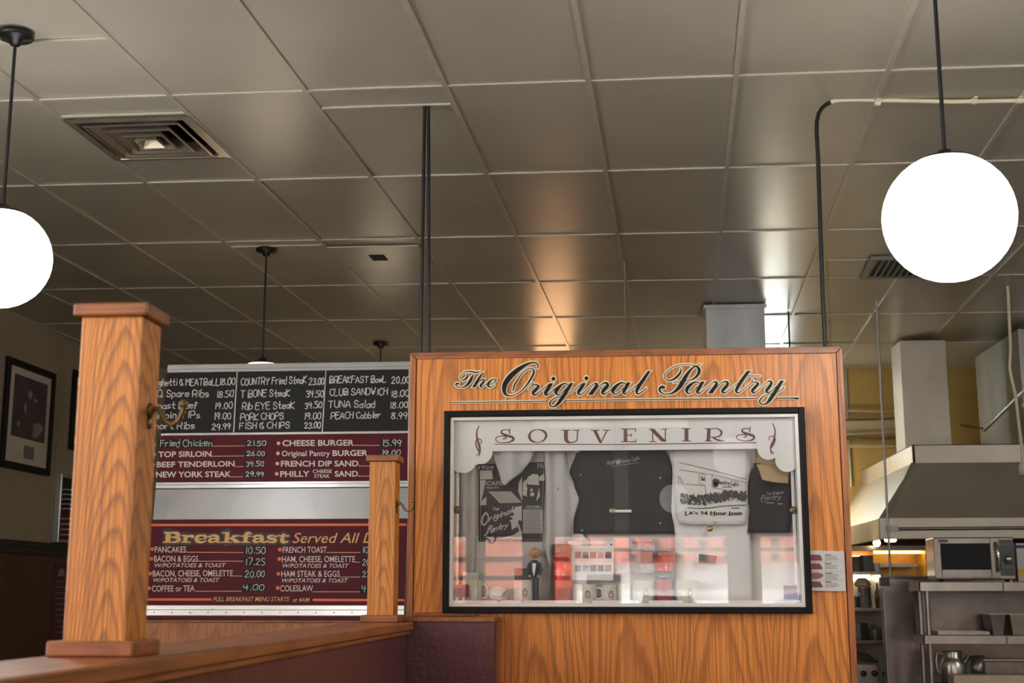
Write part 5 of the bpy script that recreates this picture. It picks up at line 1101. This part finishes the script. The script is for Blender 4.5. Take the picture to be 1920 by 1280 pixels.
# back shelving with warm heat lamps
YK = 11.3
ws = thing('pass_shelf', (kx(1690, YK), YK, kz(1080, YK)), 'warm lit steel pass shelf glowing amber under the hood', 'shelf')
za, zb = kz(1080, YK), kz(1034, YK); xa, xb = kx(1560, YK), kx(1738, YK)
build(hbox((xa, YK + .35, za - .01), (xb, YK + .38, zb + .03)), 'back', mat('steel_lit_amber', srgb(226, 180, 96), .35, .3), ws)  # warm lamp light on the steel is put into its amber base colour
build(hbox((xa, YK, za - .02), (xb, YK + .35, za)), 'shelf_board', M_ss, ws); build(hbox((xa, YK + .1, kz(1062, YK)), (kx(1728, YK), YK + .35, kz(1056, YK))), 'shelf_board', M_ss, ws)
build(hbox((xa, YK, zb + .01), (xb, YK + .38, zb + .05)), 'top', M_ssd, ws); build(hbox((xb, YK - .01, za - .02), (xb + .06, YK + .38, zb + .05)), 'end_post', mat('steel_lit_amber', (1, 1, 1)), ws)
build(hbox((kx(1645, YK), YK + .05, zb - .012), (kx(1735, YK), YK + .09, zb + .008)), 'heat_lamp', mat('heat_lamp_lit', (.9, .7, .4), .4, emit=((1, .58, .16), 9)), ws)
for x_ in (xa + .03, xb + .03): build(MB().tube([(x_, YK + .3, 0), (x_, YK + .3, za - .02)], .016, 8), 'leg', M_ssd, ws)
# left steel shelving
YL = 9.9
sh = thing('steel_shelving', (kx(1630, YL), YL + .2, 0), 'steel shelving seen between the oak wall edge and the big steel side panel', 'shelf')
xa, xb = kx(1580, YL), kx(1652, YL)
for yy in (1071, 1140, 1200):
    build(hbox((xa - .1, YL, kz(yy + 6, YL, 1620)), (xb, YL + .4, kz(yy, YL, 1620))), 'shelf_board', M_ss, sh, bevel=.003)
build(hbox((xa - .1, YL + .4, 0), (xb, YL + .42, kz(1075, YL, 1620))), 'back', M_ss, sh)
build(hbox((xb, YL, 0), (xb + .02, YL + .42, kz(1075, YL, 1620))), 'side', M_ssd, sh)
def pot(px, w, yb2, yt, Y, label, m, name='pot', prof=None, cat=None):
    q = aty(px, yb2, Y); q.z = {1070: kz(1071, YL, 1620), 1139: kz(1140, YL, 1620), 1199: kz(1200, YL, 1620)}.get(int(yb2), q.z) + .0005; r = w / 2 * Y / K; h = kz(yt, Y, px) - q.z
    t = thing(name, (q.x, Y, q.z), label, cat or name)
    build(MB().lathe([(a_ * r, b_ * h) for a_, b_ in (prof or ((0, 0), (.92, 0), (1, .04), (.98, .9), (1.05, .95), (1.05, 1), (.93, 1), (.9, .06), (0, .06)))], (q.x, Y, q.z + .001), 24), 'body', m, t)
    return t, q, r, h
YSH = YL + .15
pot(1606, 20, 1070.5, 1043, YSH, 'small dark pot on the upper steel shelf next to the oak edge', M_ssd)
pot(1626, 24, 1070.5, 1041, YSH, 'tall steel pot on the upper steel shelf', M_ss)
pot(1644, 12, 1070.5, 1056, YSH, 'small white cup at the right end of the upper steel shelf', M_china, 'cup')
t, q, r, h = pot(1622, 25, 1139, 1100, YSH, 'shiny steel canister on the middle steel shelf', M_ss, 'canister')
pot(1646, 10, 1139, 1093, YSH, 'slim amber bottle at the right of the steel canister', mat('amber_bottle', srgb(110, 72, 34), .2), 'bottle', ((0, 0), (1, 0), (1, .6), (.45, .75), (.45, 1), (0, 1)))
o, q2, r2, h2 = pot(1617, 31, 1100, 1083, YSH, 'paper filter bowl stacked on top of the steel canister', mat('filter_paper', srgb(196, 176, 130), .8), 'filter', ((0, 0), (.8, 0), (1, .25), (.7, .8), (.4, 1), (0, 1)))
pot(1602, 14, 1139, 1118, YSH, 'steel jug with handle at the left end of the middle steel shelf', M_ss, 'jug')
t = pot(1638, 18, 1199.5, 1178, YL + .15, 'pale square tin on the low steel shelf', mat('tin_cream', srgb(196, 182, 150), .4), 'tin', ((0, 0), (1, 0), (1, .85), (.9, 1), (0, 1)))
o = build(hbox((kx(1612, YL), YL + .05, kz(1199, YL, 1620)), (kx(1626, YL), YL + .3, kz(1168, YL, 1620))), 'appliance', M_blk); tag(o, 'dark box on the low steel shelf beside the oak edge', 'box')
build(hbox((xa - .1, YL + .36, kz(1040, YL, 1620)), (xb, YL + .40, kz(1030, YL, 1620))), 'orange_rail', mat('orange_paint', srgb(190, 84, 34), .4), sh)
for x_ in (xa - .08, xb - .01): build(MB().tube([(x_, YL + .41, kz(1075, YL, 1620) - .02), (x_, YL + .41, kz(1030, YL, 1620))], .009, 8), 'upright', M_ss, sh)
build(hbox((xa - .08, YL + .3, kz(1044, YL, 1620)), (xb - .02, YL + .36, kz(1040, YL, 1620))), 'fill_strip', mat('fill_strip_lit', (.9, .85, .7), .4, emit=((1, .84, .55), 14)), sh)  # glowing strip added to brighten the pots and shelves
for yy in (1071,): build(hbox((xa - .08, YL + .3, kz(1086, YL, 1620)), (xb - .02, YL + .36, kz(1079, YL, 1620))), 'fill_strip', MATS['fill_strip_lit'], sh)  # second glowing strip, added for the shelf below
# range with dark knobs below
rg = thing('cooking_range', (kx(1630, 9.3), 9.4, 0), 'dark steel cooking range low behind the oak wall edge', 'range')
xa, xb = kx(1600, 9.2), kx(1640, 9.2)
build(hbox((xa - .1, 9.2, 0), (xb, 9.7, kz(1245, 9.2, 1620))), 'body', M_ssd, rg, bevel=.004)
for i in range(3): build(MB().tube([(xa - .1, 9.22 + .14 * i, kz(1226 - 3 * i, 9.2, 1620)), (xb, 9.22 + .14 * i, kz(1240 - 3 * i, 9.2, 1620))], .012, 8), 'grate_bar', M_rail, rg)
for i in range(3): build(MB().lathe([(0, 0), (.02, 0), (.018, -.025), (0, -.025)], (xa + .04 + i * .07, 9.2, kz(1262, 9.2, 1620)), 14, (0, 1, 0)), 'knob', M_blk, rg)
# tall steel refrigerator side
YF2 = 8.95; xa, xb = kx(1655, YF2), kx(1722, YF2)
rf = thing('steel_side_panel', ((xa + xb) / 2 + .3, YF2 + .05, 0), 'tall dented stainless steel side panel left of the kitchen shelf unit', 'steel panel')
build(hbox((xa, YF2, 0), (xb + .75, YF2 + .1, kz(1081, YF2, 1690))), 'panel', mat('stainless_dented', srgb(150, 146, 142), .34, .75, var=.25, scale=5, bump=.6, bscale=9), rf, bevel=.006)
build(hbox((xa - .02, YF2 - .03, kz(1098, YF2, 1690)), (xa + .04, YF2 + .02, kz(1082, YF2, 1690))), 'hinge', M_blk, rf)
build(MB().tube([(xa + .01, YF2 - .01, kz(1082, YF2, 1690)), (xb + .3, YF2 - .01, kz(1082, YF2, 1690))], .008, 8), 'top_edge', M_ss, rf)
# shelf unit in front
YQ = 8.2; YQB = 8.5; xs = kx(1723, YQ)
un = thing('kitchen_shelf_unit', (xs + .5, YQ + .15, 0), 'stainless double overshelf on slim posts carrying the microwave', 'shelf')
for nm, y0, y1 in (('top_shelf', 1108, 1090), ('lower_shelf', 1207, 1190)):
    z0_, z1_ = kz(y0, YQ), kz(y1, YQ); dx_ = 0 if nm == 'top_shelf' else .01
    mb = MB(); mb.box((xs + dx_, YQ, z0_), (xs + .485, YQ + .012, z1_)); mb.box((xs + .489, YQ, z0_), (xs + 1.2, YQ + .012, z1_)); mb.box((xs + dx_, YQ, z1_ - .006), (xs + 1.2, YQB, z1_)); mb.box((xs + dx_, YQ, z0_), (xs + dx_ + .01, YQB, z1_)); mb.box((xs + dx_, YQB - .01, z0_), (xs + 1.2, YQB, z1_))
    build(mb, nm, M_ss, un, bevel=.002)
zt_ = kz(1090, YQ)
for x_, y_ in ((xs + .055, YQ + .05), (xs + .055, YQB - .05), (xs + 1.16, YQ + .05), (xs + 1.16, YQB - .05)): build(MB().tube([(x_, y_, 0), (x_, y_, zt_ - .01)], .0145, 12), 'post', M_ss, un)
build(hbox((xs + .02, YQB + .01, kz(1128, YQ)), (xs + 1.2, YQB + .03, kz(1108, YQ) + .02)), 'back_rail', M_ssd, un); build(hbox((xs + .04, YQB + .02, kz(1190, YQ)), (xs + 1.2, YQB + .035, kz(1128, YQ))), 'back_sheet', M_ssd, un)
# microwave
YM = 8.2; zt0 = zt_; xm0_, xm1_ = kx(1759, YM), kx(1908, YM); zm1 = kz(1007, YM)
mw = thing('microwave', ((xm0_ + xm1_) / 2, YM + .15, zt0), 'stainless steel microwave oven on top of the kitchen shelf unit', 'microwave')
build(hbox((xm0_, YM, zt0 + .012), (xm1_, YM + .3, zm1)), 'body', M_ssd, mw, bevel=.006)
for x_ in (xm0_ + .04, xm1_ - .04): build(MB().lathe([(0, 0), (.015, 0), (.015, .013), (0, .013)], (x_, YM + .05, zt0), 10), 'foot', M_blk, mw)
YD_ = YM - .012; MX = lambda x: kx(x, YD_); MZ = lambda y: kz(y, YD_, 1830)
mb = MB(); xo0, xo1, zo0, zo1 = MX(1759), MX(1880), MZ(1083), MZ(1008); xi0, xi1, zi0, zi1 = MX(1772), MX(1864), MZ(1067), MZ(1019)
mb.box((xo0, YD_, zo0), (xi0, YM, zo1)); mb.box((xi1, YD_, zo0), (xo1, YM, zo1)); mb.box((xi0, YD_, zo0), (xi1, YM, zi0)); mb.box((xi0, YD_, zi1), (xi1, YM, zo1)); dr = build(mb, 'door', M_ssd, mw, bevel=.003)
build(hbox((xi0, YD_ + .004, zi0), (xi1, YM - .001, zi1)), 'window', mat('microwave_glass', srgb(26, 27, 28), .35, spec=.12), dr)
mb = MB(); mb.tube([(MX(1875), YD_ - .002, MZ(1070)), (MX(1876), YD_ - .03, MZ(1062)), (MX(1876), YD_ - .036, MZ(1043)), (MX(1875), YD_ - .03, MZ(1026)), (MX(1873.5), YD_ - .002, MZ(1018))], .011, 10); build(mb, 'handle', mat('chrome', srgb(200, 200, 196), .12, .95), dr)
build(hbox((MX(1768), YD_ - .001, MZ(1016)), (MX(1786), YD_, MZ(1011))), 'badge_plate', M_blk, dr)
pn = build(hbox((MX(1882), YD_ + .002, MZ(1079)), (MX(1906.5), YM, MZ(1012))), 'control_panel', mat('control_black', srgb(32, 33, 34), .3), mw)
build(MB().lathe([(0, -.022), (.02, -.022), (.022, 0), (0, 0)], (MX(1897), YD_ + .002, MZ(1048)), 24, (0, 1, 0)), 'dial', mat('chrome', (1, 1, 1)), pn)
build(MB().lathe([(.024, -.004), (.032, -.004), (.032, 0), (.024, 0)], (MX(1897), YD_ + .002, MZ(1048)), 24, (0, 1, 0)), 'dial_ring', mat('dial_grey', srgb(90, 92, 92), .4), pn)
for y_ in (1019.5, 1062): build(hbox((MX(1883), YD_ + .0005, MZ(y_ + 1.4)), (MX(1905), YD_ + .002, MZ(y_))), 'teal_stripe', mat('teal_print', srgb(70, 130, 128), .5), pn)
mw.rotation_euler.z = -.06
# carton to the right of the microwave
ct = thing('carton', (kx(1917, 8.3) + .06, 8.35, zt0), 'white carton with blue and yellow print right of the microwave', 'carton')
xa = kx(1910.5, 8.3); build(hbox((xa, 8.3, zt0 + .001), (xa + .15, 8.42, kz(1018, 8.3, 1900))), 'box', mat('white_card', srgb(190, 190, 186), .6), ct)
z_ = kz(1018, 8.3, 1900); build(hbox((xa - .0006, 8.2993, z_ - .03), (xa + .1506, 8.3, z_ - .012)), 'blue_band', mat('blue_print', srgb(40, 60, 130), .5), ct); build(hbox((xa - .0006, 8.2993, zt0 + .03), (xa + .1506, 8.3, zt0 + .075)), 'yellow_band', mat('yellow_print', srgb(190, 170, 60), .5), ct)
# pans on the lower shelf
zsl = kz(1190, YQ)
def steam_pan(px0, px1, yt, Y, label, m):
    x0_, x1_ = kx(px0, Y), kx(px1, Y); zt2 = kz(yt, Y, 1890); t = thing('steam_pan', ((x0_ + x1_) / 2, Y + .1, zsl), label, 'pan')
    mb = MB(); i_ = .016
    mb.add([(x0_ + i_, Y + i_, zsl + .001), (x1_ - i_, Y + i_, zsl + .001), (x1_ - i_, Y + .2 - i_, zsl + .001), (x0_ + i_, Y + .2 - i_, zsl + .001), (x0_, Y, zt2), (x1_, Y, zt2), (x1_, Y + .2, zt2), (x0_, Y + .2, zt2)], [(3, 2, 1, 0), (0, 1, 5, 4), (1, 2, 6, 5), (2, 3, 7, 6), (3, 0, 4, 7)]); o = build(mb, 'pan_body', m, t); so = o.modifiers.new('t', 'SOLIDIFY'); so.thickness = .002
    o.modifiers.new('b', 'BEVEL').width = .01
    mb = MB(); w_ = .012
    mb.box((x0_ - w_, Y - w_, zt2), (x1_ + w_, Y, zt2 + .004)); mb.box((x0_ - w_, Y + .2, zt2), (x1_ + w_, Y + .2 + w_, zt2 + .004)); mb.box((x0_ - w_, Y, zt2), (x0_, Y + .2, zt2 + .004)); mb.box((x1_, Y, zt2), (x1_ + w_, Y + .2, zt2 + .004)); build(mb, 'rim', M_ss, t)
steam_pan(1853, 1882, 1152, YQ + .05, 'dark deep steam pan on the lower shelf below the microwave', M_ssd)
steam_pan(1890, 1932, 1152, YQ + .02, 'brighter deep steam pan cut by the right photo edge', M_ss)
tr = thing('tray', (kx(1805, YQ + .05), YQ + .12, zsl), 'flat steel tray on the lower shelf left of the deep pans', 'tray')
mb = MB(); xa, xb = kx(1754, YQ + .05), kx(1850, YQ + .05); mb.box((xa, YQ + .05, zsl + .001), (xb, YQ + .24, zsl + .006)); mb.box((xa, YQ + .05, zsl + .006), (xb, YQ + .055, zsl + .02)); mb.box((xa, YQ + .235, zsl + .006), (xb, YQ + .24, zsl + .02)); mb.box((xa, YQ + .055, zsl + .006), (xa + .005, YQ + .235, zsl + .02)); mb.box((xb - .005, YQ + .055, zsl + .006), (xb, YQ + .235, zsl + .02)); build(mb, 'tray_body', M_ss, tr)
# work top below with coffee pot etc.
YT = 8.2; zw = kz(1283, YT)
wt2 = thing('work_table', (xs + .6, YT + .2, 0), 'steel work table under the kitchen shelf unit', 'table')
build(hbox((xs + .085, YT - .12, zw - .04), (xs + 1.13, YT + .28, zw)), 'table_top', M_ssd, wt2, bevel=.003)
for x_, y_ in ((xs + .14, YT - .08), (xs + 1.09, YT - .08), (xs + .14, YT + .24), (xs + 1.09, YT + .24)): build(MB().tube([(x_, y_, 0), (x_, y_, zw - .04)], .02, 10), 'leg', M_ssd, wt2)
def on_table(px, Y): return V3((kx(px, Y), Y, zw))
q = on_table(1778, YT + .16); r = 24 * YT / K; h = kz(1222, YT, 1778) - zw
jt = thing('coffee_pot', q, 'round shouldered steel coffee pot below the lower kitchen shelf', 'pot')
build(MB().lathe([(0, .001), (r * .9, .001), (r, h * .1), (r * .98, h * .55), (r * .8, h * .74), (r * .66, h * .82), (r * .74, h * .98), (r * .7, h), (0, h)], q, 28), 'body', M_ss, jt)
build(MB().tube([q + V3((-r * .7, 0, h * .9)), q + V3((-r * 1.15, 0, h * .95)), q + V3((-r * 1.25, 0, h * .7)), q + V3((-r * 1.2, 0, h * .4)), q + V3((-r * .98, 0, h * .3))], .007, 8), 'handle', M_ss, jt)
build(MB().tube([q + V3((r * .8, 0, h * .6)), q + V3((r * 1.25, 0, h * .85))], [.018, .010], 10), 'spout', M_ss, jt)
q = on_table(1824, YT + .12); jt = thing('cup', q, 'steel cup standing right of the coffee pot', 'cup')
build(MB().lathe([(0, .001), (.036, .001), (.042, .16), (.04, .16), (.034, .006), (0, .006)], q, 22), 'body', M_ssd, jt)
q = on_table(1862, YT + .14); jt = thing('pan', q, 'low steel pan right of the steel cup', 'pan')
build(hbox((q.x - .09, YT + .1, zw + .001), (q.x + .14, YT + .26, kz(1240, YT, 1860))), 'body', M_ssd, jt, bevel=.006)
build(hbox((q.x - .1, YT + .09, kz(1240, YT, 1860)), (q.x + .15, YT + .27, kz(1237, YT, 1860))), 'rim', M_ss, jt)
q = on_table(1855, YT - .06); jt = thing('cutting_board', q, 'cream cutting board at the bottom right corner', 'board')
build(hbox((kx(1778, YT - .1), YT - .1, zw + .001), (kx(1935, YT - .1), YT + .05, kz(1266, YT - .1, 1850))), 'board', mat('cream_board', srgb(196, 184, 158), .6, var=.1, scale=20), jt, bevel=.006)
# ================================================================== STREET OUTSIDE (seen mirrored in the case glass)
M_pave = mat('concrete_pavement', srgb(196, 192, 184), .8, var=.08, scale=1)
structure(build(MB().box((-80, -90, -.2), (80, YB - .25, -.02)), 'street_ground', M_pave))
structure(build(MB().box((-60, YB - .25, -.2), (XL - .25, 30, -.02)), 'side_ground', M_pave))
M_brick = mat('red_brick', srgb(172, 92, 68), .8, var=.15, scale=2); M_pale = mat('pale_render', srgb(242, 240, 236), .7, var=.05, scale=1); M_dgl = mat('dark_window_glass', srgb(40, 44, 50), .1)
bb = thing('brick_building', (5, -62, 0), 'terracotta brick building across the street, mirrored in the case glass', 'building')
build(hbox((-6, -68, 0), (22, -62, 9)), 'walls', M_pale, bb)
for z0_, z1_ in ((3.05, 3.6), (3.8, 4.35), (4.6, 5.2), (5.6, 6.4)):
    mb = MB(); mb.box((-6.2, -62, z0_), (22, -61.2, z1_)); build(mb, 'balcony_band', M_brick, bb)
    mb = MB()
    for i in range(22): mb.box((-6 + i * 1.25, -61.2, z0_ + .1), (-5.7 + i * 1.25, -61.1, z1_ - .1))
    build(mb, 'balcony_slot', M_dgl, bb)
mb = MB()
for i in range(2): mb.box((-5 + i * 3, -62, .3), (-3.2 + i * 3, -61.95, 2.4))
build(mb, 'window', M_dgl, bb)
b2 = thing('corner_building', (-14, -30, 0), 'nearer brick corner building with three bands, mirrored at the left of the case glass', 'building')
build(hbox((-22, -40, 0), (-1.8, -34, 8)), 'walls', mat('brick_dull', srgb(176, 142, 130), .8, var=.2, scale=2), b2)
for z0_, z1_ in ((1.6, 1.85), (2.0, 2.45), (2.62, 3.1)): build(hbox((-22, -34, z0_), (-1.7, -33.4, z1_)), 'balcony_band', M_brick, b2)
def car(x, y, m, label):
    t = thing('car', (x, y, 0), label, 'car')
    mb = MB(); pr_ = [(-2.2, .35), (2.2, .35), (2.25, .75), (1.3, .95), (.7, 1.42), (-1.1, 1.45), (-1.8, 1.0), (-2.25, .9)]
    vs = [(x + a_, y - .85, b_) for a_, b_ in pr_] + [(x + a_, y + .85, b_) for a_, b_ in pr_]; n = len(pr_)
    mb.add(vs, [tuple(range(n)), tuple(reversed(range(n, 2 * n)))] + [(i, (i + 1) % n, n + (i + 1) % n, n + i) for i in range(n)]); build(mb, 'body', m, t, bevel=.08)
    mb = MB(); mb.add([(x - 1.0, y + .86, 1.0), (x + .95, y + .86, 1.0), (x + .6, y + .86, 1.34), (x - .9, y + .86, 1.36)], [(0, 1, 2, 3)]); build(mb, 'side_window', M_dgl, t)
    for sx in (-1.35, 1.35):
        for sy in (-.8, .8): build(MB().lathe([(0, -.1), (.33, -.1), (.33, .1), (0, .1)], (x + sx, y + sy, .33), 18, (0, 1, 0)), 'wheel', M_blk, t)
car(1.5, -34, mat('car_white', srgb(225, 225, 225), .25), 'white car on the street mirrored low in the case glass')
car(7.5, -42, mat('car_blue_grey', srgb(120, 136, 160), .25), 'blue grey car on the street mirrored at the right of the case glass')
